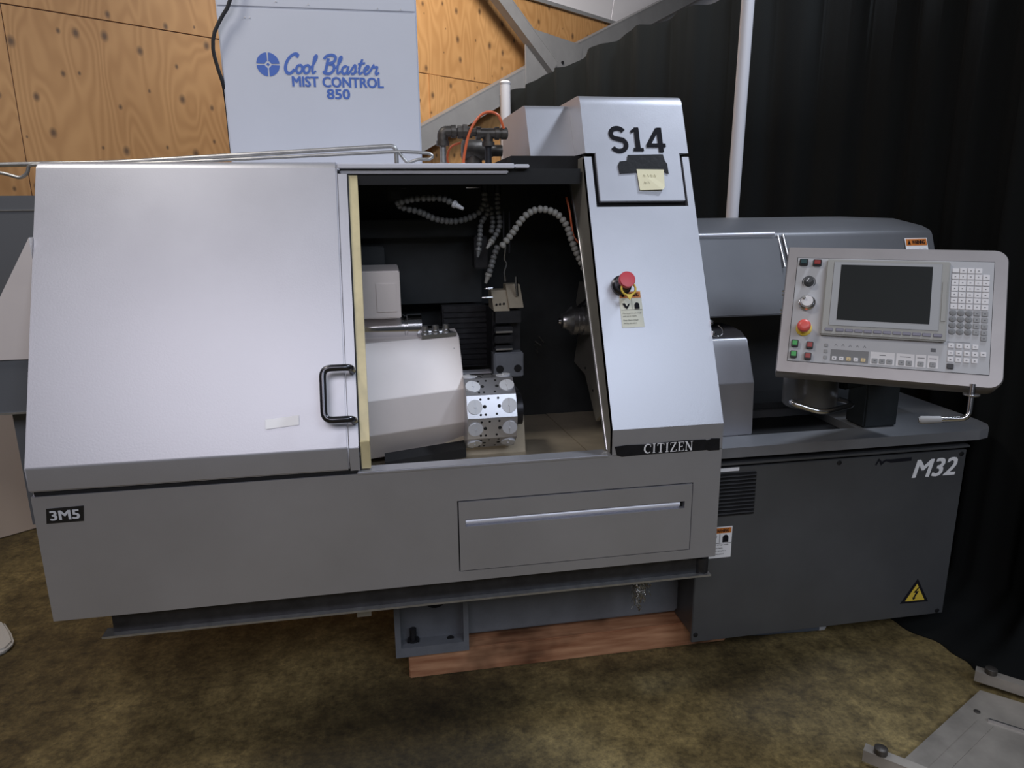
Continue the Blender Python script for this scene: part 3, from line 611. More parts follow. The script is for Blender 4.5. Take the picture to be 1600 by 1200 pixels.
for a, b in (((842, 525), (850, 535)), ((836, 533), (846, 540)), ((836, 538), (840, 552))): mb.tube([at(*a, .84), at(*b, .84)], .002, 5)
mb.build('wall_scratches', M['steel'], L)
# position sensor
se = MB().box(.020, .066, .60, .63, 1.525, 1.572).build('sensor_box', M['black'], L, bevel=.003)
MB().box(.030, .058, .597, .60, 1.532, 1.556).build('sensor_face', M['dark_steel'], se)
MB().tube([(.066, .615, 1.565), (.080, .615, 1.567)], .005, 8).build('sensor_cable', M['rubber'], se)
MB().tube([at(728, 293, .6), at(752, 293, .6)], .0025, 6).build('wall_pin', M['chrome'], L)
MB().tube(spline([at(885, 308, .47), at(890, 330, .46), at(894, 358, .45), at(898, 372, .44), at(912, 386, .42)], .01), .0035, 8).build('air_tube', M['tube_red'], L, smooth=60, label='thin orange-red tube beside the pillar')
# segmented coolant hoses
def hose(pts, mat_b, r=.0105, pitch=.0165, nozzle=None, label=None, nm=M['bead_dark']):
    P = spline(pts, .003); core = MB().tube(P[::3]+[P[-1]], r*.45, 8).build('coolant_hose', mat_b, L, smooth=60, label=label)
    off = OFF[core.name]; me = MB().lathe((0, 0, 0), ZA, [(r*.55, -pitch*.48), (r*.9, -pitch*.3), (r, -pitch*.02), (r*.92, pitch*.25), (r*.6, pitch*.46)], 12).mesh('hose_segment', mat_b, Vector(), smooth=70)
    s = 0; nxt = pitch*.5
    for a, b in zip(P, P[1:]):
        s += (b-a).length
        if s >= nxt:
            o = bpy.data.objects.new('hose_segment', me); C.objects.link(o); o.parent = core
            o.location = (a+b)/2-off; o.rotation_euler = (b-a).to_track_quat('Z', 'Y').to_euler(); nxt += pitch
    if nozzle:
        d = (P[-1]-P[-4]).normalized()
        MB().lathe(P[-1], d, [(r*1.05, 0), (r*1.1, r*.8), (r*.8, r), (r*.42, nozzle)], 14).build('hose_nozzle', nm, core, smooth=40)
hose([at(783, 386, .43), at(800, 365, .43), at(820, 338, .43), at(842, 327, .43), at(868, 333, .42), at(885, 352, .42), at(893, 375, .41), at(901, 395, .41), at(912, 418, .40), at(922, 440, .40)], M['bead'], .0115, .0165, label='pale grey segmented coolant hose arching over the bay')
hose([at(757, 300, .58), at(756, 318, .57), at(745, 334, .56), at(725, 343, .55), at(705, 346, .54), at(680, 342, .52), at(655, 331, .50), at(632, 325, .49), at(621, 318, .48), at(632, 314, .46), at(655, 310, .45), at(690, 310, .44), at(708, 318, .43)], M['bead_dark'], .0108, .0165, nozzle=.036, nm=M['nozzle'], label='dark segmented hose looping left to a white nozzle')
hose([at(757, 310, .60), at(762, 330, .59), at(752, 348, .58), at(750, 368, .56), at(748, 388, .55)], M['bead_dark'], .0095, .0155, nozzle=.03)
hose([at(777, 300, .60), at(778, 325, .58), at(781, 350, .57), at(776, 365, .56), at(769, 376, .55)], M['bead_dark'], .0100, .0155, nozzle=.034, nm=M['bead'])
hose([at(766, 322, .60), at(770, 345, .59), at(768, 362, .58)], M['bead_dark'], .0095, .0155)
hose([at(778, 384, .52), at(772, 400, .51), at(768, 415, .50), at(764, 427, .50)], M['bead_dark'], .0105, .0160, nozzle=.034, nm=M['bead'])
for x in (757, 777): MB().cyl(at(x, 283, .6), -ZA, .012, .045, 12).build('hose_fitting', M['dark_steel'], L, smooth=40)

# ---- pipework on the roof
pw = MB().tube([(.192, .47, 1.61), (.192, .47, 1.70)], .0095, 12).build('riser_pipe', M['galv'], L, smooth=60)
MB().lathe((.192, .47, 1.61), ZA, [(.02, 0), (.02, .02), (.014, .026)], 12).build('pipe_flange', M['galv'], pw, smooth=40)
MB().tube(fillet([(.192, .47, 1.69), (.192, .47, 1.727), (.225, .47, 1.727)], .025, 6), .0165, 14).lathe((.192, .47, 1.685), ZA, [(.0195, 0), (.0195, .014)], 14).lathe((.218, .47, 1.727), XA, [(.0195, 0), (.0195, .014)], 14).build('elbow', M['iron'], pw, smooth=50)
MB().lathe((.232, .47, 1.725), XA, [(.012, 0), (.012, .006), (.019, .006), (.019, .022), (.023, .022), (.023, .036), (.017, .036), (.017, .05), (.012, .05), (.012, .1)], 8).build('union', M['iron'], pw, smooth=20)
MB().tube([(.30, .47, 1.722), (.385, .47, 1.722)], .0155, 14).tube([(.331, .47, 1.722), (.331, .47, 1.686)], .0155, 14).lathe((.331, .47, 1.684), ZA, [(.0195, 0), (.0195, .013)], 14).lathe((.294, .47, 1.722), XA, [(.0195, 0), (.0195, .013)], 14).lathe((.352, .47, 1.722), XA, [(.0195, 0), (.0195, .013)], 14).build('tee', M['iron'], pw, smooth=50)
MB().lathe((.372, .47, 1.722), XA, [(.018, 0), (.018, .016), (.013, .020)], 14).build('pipe_plug', M['iron'], pw, smooth=40)
pw2 = MB().tube([(.331, .47, 1.61), (.331, .47, 1.69)], .0105, 12).build('riser_pipe', M['dark_steel'], L, smooth=60)
MB().lathe((.331, .47, 1.61), ZA, [(.02, 0), (.02, .016), (.014, .02)], 12).build('pipe_flange', M['gold'], pw2, smooth=40)
MB().lathe((.262, .58, 1.68), XA, [(.028, 0), (.034, .006), (.034, .06), (.03, .065), (.03, .085), (.018, .1), (.018, .13)], 20).lathe((.296, .58, 1.665), -ZA, [(.03, 0), (.03, .03), (.02, .04)], 16).build('solenoid_valve', M['iron'], L, smooth=40)
MB().tube(spline([(.250, .45, 1.625), (.256, .45, 1.665), (.272, .45, 1.722), (.300, .45, 1.765), (.330, .45, 1.781), (.360, .45, 1.772), (.378, .455, 1.735)], .008), .0042, 8).build('air_tube', M['tube_red'], L, smooth=60, label='orange-red tube arched over the roof pipes')
MB().tube(spline([(.212, .50, 1.625), (.207, .50, 1.655), (.22, .50, 1.685), (.25, .50, 1.697)], .006), .0035, 8).build('air_tube', M['tube_red'], L, smooth=60)
MB().lathe((.250, .45, 1.612), ZA, [(.010, 0), (.010, .018), (.007, .022)], 10).build('push_fitting', M['nozzle'], L, smooth=30)

# ---- base casting
bc = MB().box(.19, .95, .30, .98, .115, .295).build('base_casting', M['cast'], L, bevel=.008)
MB().box(.02, .95, .40, 1.05, .295, .456).build('base_riser', M['inside'], L)
MB().box(-.03, .90, .36, .375, .27, .456).build('skirt_plate', M['paint_dark'], L)
MB().box(.48, .76, .352, .360, .30, .41).build('rust_patch', M['rust'], L)
ft = MB().box(-.03, .207, .25, .275, .092, .125).box(-.03, -.012, .25, .275, .125, .30).box(.190, .207, .25, .275, .125, .30).box(-.012, .19, .25, .275, .28, .30).build('levelling_foot', M['cast'], bc)
MB().box(-.03, .207, .31, .42, .092, .30).build('foot_back', M['cast'], bc)
MB().box(-.03, .207, .275, .31, .092, .118).build('foot_ledge', M['cast'], bc)
MB().prism([(.105+.045*math.cos(math.radians(t)), .309, .28+.055*math.sin(math.radians(t))) for t in range(180, 361, 15)], (0, -.004, 0)).build('foot_opening', M['gap'], bc)
MB().lathe((.028, .29, .118), ZA, [(.02, 0), (.02, .012), (.011, .012), (.011, .05)], 12).build('levelling_bolt', M['dark_steel'], bc, smooth=30)
MB().cyl((.15, .29, .118), ZA, .012, .002, 12).build('foot_hole', M['gap'], bc)

# ---- rear hood right of the pillar
HT = [(.32, 1.15), (.415, 1.395), (.425, 1.41), (.47, 1.425), (.62, 1.448), (.95, 1.452), (.95, 1.15)]
hood = MB().px(HT, .93, 1.872).build('rear_hood', M['hood'], L, bevel=.004)
hsu = Vector((0, .095, .245)).normalized(); hsnn = Vector((0, -.245, .095)).normalized()
def ho(x, z, off=0): return Vector((x, .32+(z-1.15)*.388, z))+hsnn*off
a, b = ho(.94, 1.15, .001), ho(.94, 1.392, .001)
hd = MB().prism([a, b, b+hsnn*.01, a+hsnn*.01], (.345, 0, 0)).build('hood_door', M['hood'], hood, bevel=.003)
MB().tube([ho(.95, 1.402, .012), ho(1.27, 1.404, .012)], .006, 10).build('hood_rail', M['bright_rail'], hood, smooth=50)
MB().tube([ho(1.285, 1.40, .008), ho(1.297, 1.30, .008)], .004, 8).tube([ho(1.305, 1.405, .006), ho(1.318, 1.30, .006)], .004, 8).build('door_stay', M['chrome'], hood, smooth=50)
MB().box(.93, 1.87, .66, .68, .776, 1.15).build('recess_back', M['paint_dark'], L)
MB().box(.945, 1.87, .50, .66, .776, .80).build('recess_ledge', M['paint_dark'], L, bevel=.003)
warning(hood, ho(1.755, 1.335, .0045), XA, hsu, .085, .052, hsnn, border='white', icons=False, head=.45, lines=((.22, 'Do not open this cover', .85), (.10, 'while machine is running', .85)))
for q in ((1112, 504), (1115, 521)): MB().lathe((.924, atx(*q, .93).y, atx(*q, .93).z), XA, [(.008, 0), (.008, .006), (.005, .010)], 10).build('cap_screw', M['chrome'], L, smooth=40)
MB().tube(spline([at(1122, 508, .28), at(1129, 514, .28), at(1129, 522, .28), at(1122, 526, .28), at(1114, 524, .28)], .006), .0022, 8).build('wire_hook', M['chrome'], L, smooth=60)
# ---- loader end cover on the left of the lathe
lc = MB().prism([(-.884, .22, 1.44), (-.884, .22, 1.128), (-1.075, .22, 1.128), (-1.07, .22, 1.12)][:3], (0, .5, 0)).build('loader_cover', M['cover'], L)
MB().box(-1.08, -.884, .225, .7, .985, 1.127).build('loader_body', M['feeder'], L)
MB().box(-1.036, -.884, .30, .7, .63, .98).build('loader_skirt', M['feeder'], L)
MB().box(-1.065, -.884, .222, .7, .980, .985).build('loader_seam', M['galv'], L)

# ------------------------------------------------------------------ things on the lathe
mb = MB()
def sp2(pts): return [sl(x, z, .0032) for x, z in pts]
tp1 = [(.697, 1.618), (.703, 1.629), (.727, 1.632), (.731, 1.6485), (.842, 1.6505), (.846, 1.631), (.852, 1.622), (.853, 1.592), (.838, 1.600), (.75, 1.597), (.70, 1.594)]
mb.prism(sp2(tp1), SN*.001)
single(mb, 'black_tape', M['tape'], sl(.775, 1.62, .003), 'torn black tape patch below the S14 characters', 'tape')
t = thing('sticky_note', sl(.795, 1.57, .005), 'small yellow paper note stuck over the black tape', 'note')
vs = [sl(x, z, o_) for x, z, o_ in ((.753, 1.606, .0047), (.838, 1.605, .0047), (.836, 1.575, .0049), (.834, 1.553, .0065), (.826, 1.5445, .009), (.756, 1.545, .0055))]
MB().prism(vs, SN*.0006).build('paper', M['note'], t)
mb = MB(); o = sl(.762, 1.552, .0066)
for k_ in range(2):
    for i in range(4 - k_): stroke(mb, [(.008+.011*i, .034-.022*k_), (.011+.011*i, .042-.022*k_), (.014+.011*i, .033-.022*k_), (.016+.011*i, .039-.022*k_)], .0012, o, XA, SU)
mb.build('pencil_marks', M['pencil'], t)
# long hooked rods lying on the roof
def rodthing(pts, r, label, fil=.02):
    single(MB().tube(fillet(pts, fil, 6), r, 10), 'hook_rod', M['galv'], Vector(pts[0]), label, 'steel rod', 'hooked rods on the lathe roof', smooth=60)
rodthing([(-1.12, .52, 1.632), (-.75, .52, 1.640), (.052, .52, 1.689), (.052, .52, 1.615)], .0068, 'straight steel rod bent down at its right end on the lathe roof')
rodthing([(-1.12, .44, 1.603), (-1.02, .44, 1.608), (-.975, .44, 1.593), (-.955, .44, 1.607), (-.95, .44, 1.628), (-.6, .44, 1.634), (.06, .44, 1.666), (.148, .44, 1.662), (.160, .44, 1.652), (.148, .44, 1.644), (.112, .44, 1.644), (.082, .44, 1.632), (.058, .44, 1.664)], .0048, 'thin steel rod with bent wire loops at both ends on the lathe roof', .012)
# ------------------------------------------------------------------ mist collector
mc = thing('mist_collector', (-.17, 1.05, 1.612), 'tall pale blue-grey mist collector cabinet with blue lettering', 'mist collector')
MB().box(-.4865, .1465, .80, 1.38, 1.613, 2.60).build('body', M['mist'], mc, bevel=.006)
MB().box(-.482, .142, .797, .80, 1.62, 2.128).build('front_panel', M['mist'], mc, bevel=.001)
MB().box(-.482, .142, .797, .80, 2.134, 2.59).build('front_panel', M['mist'], mc, bevel=.001)
for x, z in ((-.40, 2.10), (-.385, 2.10), (-.30, 2.15), (-.20, 2.145), (.02, 2.14), (.095, 2.14)): MB().cyl((x, .797, z), -YA, .0022, .002, 8).build('rivet', M['galv'], mc)
MB().tube(spline([(-.40, .90, 2.612), (-.395, .80, 2.615), (-.392, .775, 2.55), (-.405, .77, 2.30), (-.432, .77, 2.15), (-.462, .775, 2.10), (-.492, .775, 2.05), (-.503, .78, 2.0), (-.495, .79, 1.94), (-.487, .80, 1.90), (-.492, .85, 1.84), (-.5, .9, 1.70), (-.5, .95, 1.615)], .02), .0058, 8).build('power_cable', M['rubber'], mc, smooth=60, label='black power cable hanging down the left edge')
yb = .7962
mb = MB(); o = Vector((-.341, yb, 1.962)); rr = .0365
for k_ in range(4):
    a0 = 90*k_+4; a1 = 90*k_+86
    pts = arc(0, 0, 1, 1, a0, a1, 10)+[(.30*math.cos(math.radians(90*k_+80)), .30*math.sin(math.radians(90*k_+80))), (.27*math.cos(math.radians(90*k_+45)), .27*math.sin(math.radians(90*k_+45))), (.30*math.cos(math.radians(90*k_+10)), .30*math.sin(math.radians(90*k_+10)))]
    poly2(mb, pts, o, XA, ZA, rr)
poly2(mb, [(0, .15), (.15, 0), (0, -.15), (-.15, 0)], o, XA, ZA, rr)
mb.build('emblem', M['blue'], mc, label='round blue four-vane emblem')
# brush script words
mb = MB(); o = Vector((-.296, yb, 1.9365)); k = .0562; SH = ZA+XA*.22
def bs(pts, w_=.13): stroke(mb, [(q.x, q.y) for q in spline([(p[0], p[1], 0) for p in pts], .05)], w_*1.15, o, XA, SH, k)
x = .02
bs([(x+.62, .86), (x+.66, 1.0), (x+.52, 1.06), (x+.28, .92), (x+.10, .60), (x+.08, .25), (x+.22, .02), (x+.42, .02), (x+.60, .22)], .15)
def o_(x): bs(arc(x+.2, .24, .17, .22, 100, 460, 12), .12); bs([(x+.3, .40), (x+.44, .36)], .09)
o_(x+.66); o_(x+1.08)
def l_(x, h=1.0): bs([(x-.06, .32), (x+.10, .58), (x+.20, h-.1), (x+.14, h), (x+.06, h-.16), (x+.05, .2), (x+.12, .03), (x+.26, .16)], .105)
l_(x+1.56)
x = 2.28
bs([(x+.16, .86), (x+.10, .0)], .15); bs([(x-.08, .80), (x+.05, .98), (x+.35, 1.04), (x+.56, .92), (x+.50, .68), (x+.20, .55)], .14); bs([(x+.20, .56), (x+.50, .50), (x+.56, .24), (x+.38, .03), (x+.10, .04), (x-.02, .16)], .14)
l_(x+.72, .96)
x2 = x+1.02
bs(arc(x2+.18, .23, .16, .21, 60, 380, 12), .12); bs([(x2+.36, .46), (x2+.33, .12), (x2+.42, .03), (x2+.52, .16)], .11)
x2 += .55
bs([(x2-.04, .16), (x2+.16, .52), (x2+.24, .26), (x2+.18, .04), (x2+.02, .05)], .11); bs([(x2+.16, .03), (x2+.36, .18)], .09)
x2 += .38
bs([(x2+.04, .30), (x2+.16, .82), (x2+.08, .2), (x2+.16, .03), (x2+.30, .16)], .11); bs([(x2-.04, .58), (x2+.36, .64)], .10)
x2 += .34
bs([(x2-.02, .18), (x2+.22, .30), (x2+.26, .44), (x2+.16, .48), (x2+.04, .28), (x2+.10, .05), (x2+.24, .05), (x2+.40, .20)], .11)
x2 += .42
bs([(x2-.04, .18), (x2+.10, .52), (x2+.14, .42), (x2+.34, .42), (x2+.30, .12), (x2+.38, .03), (x2+.5, .14)], .11)
mb.build('script_lettering', M['blue'], mc, label='blue brush-script words Cool Blaster')
mb = MB(); put_text(mb, 'MIST CONTROL', (-.270, yb, 1.8955), XA, ZA, .2975, .0325, bold=.028); put_text(mb, '850', (-.161, yb, 1.859), XA, ZA, .076, .0318, bold=.028)
mb.build('block_lettering', M['blue'], mc, label='blue capitals MIST CONTROL 850')

# ------------------------------------------------------------------ electrical cabinet and worktop
ec = thing('electrical_cabinet', (1.41, .4, 0), 'dark grey floor cabinet lettered M32 under the control console', 'cabinet')
MB().box(.95, 1.865, .166, .62, .10, .702).build('body', M['paint_dark'], ec)
fp = MB().box(.936, 1.881, .15, .165, .092, .702).build('front_panel', M['paint_dark'], ec, bevel=.002)
MB().box(.936, 1.884, .142, .165, .712, .720).build('top_moulding', M['paint_dark'], ec, bevel=.001)
MB().box(.94, 1.88, .16, .6, .7025, .7375).build('shadow_gap', M['gap'], ec)
for x, z in ((.944+.006, .12), (1.412, .690), (1.862, .688), (1.857, .104)): MB().lathe((x, .15, z), -YA, [(.008, 0), (.008, .002), (.004, .003)], 12).build('panel_screw', M['black'], fp)
vt = MB().box(.96, 1.122, .144, .1495, .541, .683).build('vent_grille', M['gap'], fp, label='black louvred vent')
for k_ in range(11): MB().obox((1.04, .142, .549+.0125*k_), (.079, 0, 0), (0, .004, -.003), (0, .001, .0018)).build('louvre', M['rubber'], vt)
for x in (1.19, 1.62):
    for y in (.34, .58): MB().cyl((x, y, 0), ZA, .025, .1, 12).build('foot', M['dark_steel'], ec)
mb = MB(); put_text(mb, 'M32', (1.684, .1485, .6155), XA, ZA, .166, .064, bold=.022, shear=.22); mb.build('lettering', M['white'], fp, label='white slanted characters M32')
mb = MB(); z0 = .682
stroke(mb, [(1.545, z0-.01), (1.555, z0+.008), (1.565, z0-.006), (1.58, z0+.004), (1.60, z0), (1.675, z0+.002)], [.006, .004, .010, .006, .012, .012], (0, .1488, 0), XA, ZA); mb.build('faded_name', M['ink'], fp, label='faded rubbed-out name')
tr = MB().prism([(1.705, .1495, .1475), (1.815, .1495, .1455), (1.762, .1495, .238)], (0, -.0008, 0)).build('voltage_sign', M['ink'], fp, label='yellow triangular high-voltage sign')
MB().prism([(1.7225, .1486, .1555), (1.7985, .1486, .154), (1.7615, .1486, .219)], (0, -.0006, 0)).build('yellow_field', M['yellow'], tr)
mb = MB().add([(x, .1477, z) for x, z in ((1.768, .206), (1.750, .186), (1.760, .185), (1.752, .168), (1.748, .169), (1.754, .157), (1.764, .166), (1.759, .167), (1.772, .191), (1.762, .191), (1.774, .205))], [tuple(range(11))]); mb.build('bolt_symbol', M['ink'], tr)
q = MB().box(1.0, 1.064, .1488, .1496, .690, .7015).add([], []).build('paper_label', M['white'], fp, label='torn white sticker above the vent')
warning(fp, (.963, .1494, .394), XA, ZA, .092, .108, -YA, border='white', lines=((.40, 'Hazardous voltage inside', .8), (.30, 'can shock or burn.', .6), (.20, 'Turn power off before', .72), (.10, 'opening this panel.', .66)), icons=True)
# worktop
wt = thing('worktop', (1.45, .4, .74), 'grey metal worktop with a recessed well on the floor cabinet', 'worktop')
pts = [(.936, .128), (1.90, .128), (1.945, .142), (1.975, .18), (1.985, .24), (1.985, .62), (.936, .62)]
W0, W1, V0, V1 = 1.10, 1.52, .235, .49
mb = MB().prism([(.936, .128, .742), (1.90, .128, .742), (1.945, .142, .742), (1.975, .18, .742), (1.985, V0, .742), (.936, V0, .742)], (0, 0, .033))
mb.box(.936, W0, V0, V1, .742, .775).box(W1, 1.985, V0, V1, .742, .775).box(.936, 1.985, V1, .64, .742, .775)
mb.build('slab', M['paint_mid'], wt)
MB().box(W0, W1, V0, V1, .7425, .748).build('well_bottom', M['gap'], wt)
# pale cover standing on the worktop
single(MB().px([(.235, .776), (.245, .948), (.296, 1.055), (.312, 1.080), (.35, 1.098), (.41, 1.104), (.495, 1.104), (.495, .776)], .932, 1.148), 'parts_chute_cover', M['paint'], (1.04, .4, .776), 'scuffed silver-grey metal cover standing on the worktop beside the pillar', 'cover', bevel=.003)

# ------------------------------------------------------------------ control console
CA = Vector((.8375, -.5464, -.0065)); CB = Vector((.2518, .3754, .8920)); CN = CA.cross(CB).normalized(); CB = CN.cross(CA).normalized(); CA = CA.normalized()
CC = Vector((1.284, -.1595, 1.2229))
cs = thing('control_console', (0, 0, 0), 'tilted operator console with dark screen, keypad and red stop button', 'control console')
OFF[cs.name] = Vector()
cs.matrix_world = Matrix(((CA.x, CB.x, CN.x, CC.x), (CA.y, CB.y, CN.y, CC.y), (CA.z, CB.z, CN.z, CC.z), (0, 0, 0, 1)))
CI = cs.matrix_world.inverted()
def loc(p): return CI @ Vector(p)
# local axes: x right, y up the face, z out of the face
def rrect(x0, x1, y0, y1, r, n=6):
    P = []
    for cx, cy, a in ((x1-r[1], y1-r[1], 0), (x0+r[0], y1-r[0], 90), (x0+r[3], y0+r[3], 180), (x1-r[2], y0+r[2], 270)):
        rr_ = {0: r[1], 90: r[0], 180: r[3], 270: r[2]}[a]
        P += [(cx+rr_*math.cos(math.radians(a+90*i/n)), cy+rr_*math.sin(math.radians(a+90*i/n))) for i in range(n+1)] if rr_ > 0 else [(cx, cy)]
    return P
W2, H2 = .2602, .1807
out = rrect(-W2, W2, -H2, H2, (.004, .03, .03, .004)); ou = [Vector((x, y, 0)) for x, y in out]
hs_ = MB()
n_ = len(ou); shr = lambda q, f, z: Vector((q.x*f, q.y*f, z))
hs_.add([Vector((q.x, q.y, -.004)) for q in ou]+[shr(q, .988, .004) for q in ou]+[Vector((q.x, q.y, -.055)) for q in ou]+[shr(q, .93, -.10) for q in ou],
        [tuple(range(n_, 2*n_))]+[(i, (i+1) % n_, n_+(i+1) % n_, n_+i) for i in range(n_)]+[(2*n_+i, 2*n_+(i+1) % n_, (i+1) % n_, i) for i in range(n_)]+[(3*n_+i, 3*n_+(i+1) % n_, 2*n_+(i+1) % n_, 2*n_+i) for i in range(n_)]+[tuple(range(3*n_, 4*n_))[::-1]])
hs_.build('housing', M['frame_con'], cs, smooth=50)
FZ = .0045
MB().box(-.2335, .229, -.1485, .1485, .0036, FZ-.0004).build('face_gap', M['gap'], cs)
fpz = MB().box(-.232, .2278, -.147, .1472, .0036, FZ+.0006).build('faceplate', M['face'], cs)
F1 = FZ+.0006
bz = MB().box(-.1585, .1315, -.0725, .1412, F1, F1+.012).build('monitor', M['bezel'], cs, bevel=.003)
MB().box(-.1400, .1130, -.0460, .1330, F1+.0120, F1+.0132).build('inner_bezel', M['bezel2'], bz, bevel=.001)
MB().box(-.1223, .0921, -.0300, .1248, F1+.0132, F1+.0137).build('screen', M['screen'], bz, label='dark unlit screen')
MB().box(.1155, .1270, -.020, .085, F1+.0120, F1+.0131).build('card_slot_cover', M['bezel'], bz, bevel=.001)
for i in range(12):
    x0 = -.148+.0222*i+(.004 if i > 0 else 0)+(.002 if i > 10 else 0); MB().box(x0, x0+.0195, -.0622, -.0535, F1+.012, F1+.0138).build('softkey', M['softkey'], bz, bevel=.001)
def button(x, y, w_, h_, m, name='push_button', d=.010, base=True):
    b = MB().box(x-w_/2, x+w_/2, y-h_/2, y+h_/2, F1, F1+d).build(name, M['black'], cs, bevel=.0015)
    MB().box(x-w_*.36, x+w_*.36, y-h_*.34, y+h_*.34, F1+d, F1+d+.002).build('lens', m, b, bevel=.0008)
button(-.2162, .1326, .022, .017, M['teal']); button(-.1820, .1317, .022, .017, M['red_key'])
button(-.2178, -.0998, .0175, .0185, M['green']); button(-.1808, -.1024, .0175, .0185, M['red_key']); button(-.2182, -.1303, .0175, .0185, M['green']); button(-.1829, -.1329, .0175, .0185, M['red_key'])
kb = MB().lathe((-.1986, .0775, F1), ZA, [(.0135, 0), (.0135, .003), (.0122, .004), (.0112, .019), (.0095, .021)], 28).build('override_knob', M['knob'], cs, smooth=40)
MB().obox((-.2015, .0755, F1+.0215), Vector((.5, .85, 0))*.006, Vector((-.85, .5, 0))*.0007, ZA*.0006).build('pointer', M['white'], kb)
MB().tube([(-.1986+.0165*math.cos(math.radians(t)), .0775+.0165*math.sin(math.radians(t)), F1+.0005) for t in range(-40, 221, 13)], .0008, 5).build('dial_scale', M['ink'], kb)
hw = MB().lathe((-.198, .0165, F1), ZA, [(.0215, 0), (.0215, .006), (.0190, .009), (.0170, .010), (.0165, .020), (.0155, .021)], 32).build('pulse_handwheel', M['chrome'], cs, smooth=35, label='round pulse handwheel with white face')
MB().cyl((-.198, .0165, F1+.021), ZA, .0148, .0008, 28).build('wheel_face', M['key_white'], hw)
MB().lathe((-.2065, .0235, F1+.021), ZA, [(.0042, 0), (.0042, .006), (.003, .009)], 12).build('spinner', M['bead'], hw, smooth=40)
est = MB().lathe((-.1995, -.0565, F1), ZA, [(.0200, 0), (.0200, .004), (.0165, .006), (.011, .007), (.011, .022)], 28).build('emergency_stop', M['yellow'], cs, smooth=40, label='red emergency stop on a yellow collar')
MB().lathe((-.1995, -.0565, F1+.018), ZA, [(.012, 0), (.0165, .004), (.0168, .013), (.0150, .017), (.007, .018)], 28).build('mushroom_cap', M['coral'], est, smooth=60, label='red mushroom cap')
# keypad
marks = MB()
def keymesh(w_, h_, m, d=.0022): return MB().box(-w_/2, w_/2, -h_/2, h_/2, 0, d).mesh('key', m, Vector(), bevel=.0009)
kw = keymesh(.0155, .0143, M['key_white']); kg = keymesh(.0135, .0128, M['key_mid']); kd = MB().lathe((0, 0, 0), ZA, [(.0078, 0), (.0078, .0018), (.0065, .0024)], 18).mesh('key', M['key_grey'], Vector(), smooth=40)
ky = keymesh(.011, .010, M['key_yellow']); kk = keymesh(.0145, .0130, M['black'], .004); ks = keymesh(.0132, .0125, M['key_white'])
def key(me, x, y, mark=True, mm=.005):
    o = bpy.data.objects.new('key', me); C.objects.link(o); o.parent = cs; o.location = (x, y, F1)
    if mark:
        dx = random.uniform(.5, 1)*mm*.5; marks.box(x-dx, x+dx, y-.0009, y+.0009, F1+.0023, F1+.0026)
for j in range(6):
    for i in range(5): key(kw, .1445+.0168*i, .1050-.0160*j)
for i in range(4): key(keymesh(.0155, .0115, M['key_white']) if i == 0 else kw, .1445+.0168*i, .1215, i > 0)
for j in range(4):
    for i in range(3): key(kd, .1442+.0172*i, .0083-.0165*j, True, .003)
    for i in range(2): key(kg, .1442+.0172*(3+i), .0083-.0165*j)
key(kg, .2128, -.0560)
for j, y in enumerate((-.0785, -.0975, -.1145)):
    for i in range(4): key(ks, .1442+.0173*i, y)
key(ks, .2135, -.0963); key(kk, .1450, -.1325, False)
for j in range(3): key(ky if 0 else keymesh(.0085, .0095, M['key_mid']), -.1405, -.0985-.0165*j, False)
pn = MB().box(-.1285, -.0385, -.1400, -.1080, F1-.0002, F1+.0004).build('mode_panel', M['key_grey'], cs)
for i in range(5): key([keymesh(.011, .0105, M['key_white']), keymesh(.011, .0105, M['key_white']), ky, keymesh(.011, .0105, M['key_white']), ky][i], -.119+.0172*i, -.1322, True, .004)
mb = MB()
for x0, x1 in ((-.034, .0215), (.0255, .066), (.069, .092), (.0955, .119)): mb.box(x0, x1, -.1405, -.1075, F1-.0002, F1+.0003)
mb.build('key_backgrounds', M['key_white'], cs)
for x in (-.0235, -.0065, .0105, .0375, .0545, .0805, .107): key(kg, x, -.1315)
for x in (-.117, -.100, -.083, -.066, -.049): marks.tube([(x-.003, -.0985, F1+.0003), (x, -.0925, F1+.0003), (x+.003, -.0985, F1+.0003)], .0005, 4)
for x, w_ in ((-.006, .014), (.0455, .024), (.0805, .016), (.107, .016), (.16, .05)): marks.box(x-w_/2, x+w_/2, -.1165 if x < .15 else -.0693, -.1150 if x < .15 else -.0683, F1+.0004, F1+.0007)
marks.box(.1005, .112, -.098, -.0885, F1, F1+.0003)
marks.build('key_marks', M['mark'], cs)
for y in (.055, .045, .0, -.01): MB().cyl((-W2, y, -.012), -XA, .003, .004, 10).build('side_screw', M['chrome'], cs)
# rear swivel, post and handles
mb = MB(); c = at(1272, 600, .02)
mb.lathe(loc((1.205, .03, .93)), CI.to_3x3() @ ZA, [(.07, 0), (.075, .006), (.075, .10)], 28); mb.build('swivel_drum', M['paint_dark'], cs, smooth=40)
mb = MB(); R3 = CI.to_3x3(); mb.obox(loc((1.44, .12, 1.03)), R3 @ Vector((.16, .06, 0)), R3 @ Vector((-.02, .06, 0)), R3 @ Vector((0, 0, .055))); mb.build('swing_arm', M['inside'], cs, bevel=.006)
mb = MB().obox(loc((1.60, .27, .886)), R3 @ Vector((.062, 0, 0)), R3 @ Vector((0, .05, 0)), R3 @ Vector((0, 0, .110))); mb.build('support_post', M['inside'], cs, bevel=.006)
hp = [loc(p) for p in (at(1252, 626, -.03), at(1232, 628, -.085), at(1283, 645, -.12), at(1336, 632, -.085), at(1312, 624, -.02))]
MB().tube(fillet(hp, .03, 6), .0075, 12).build('grab_handle', M['chrome'], cs, smooth=60)
q0, q1, q2 = Vector((1.402, -.335, 1.07)), Vector((1.388, -.352, .988)), Vector((1.290, -.305, .976))
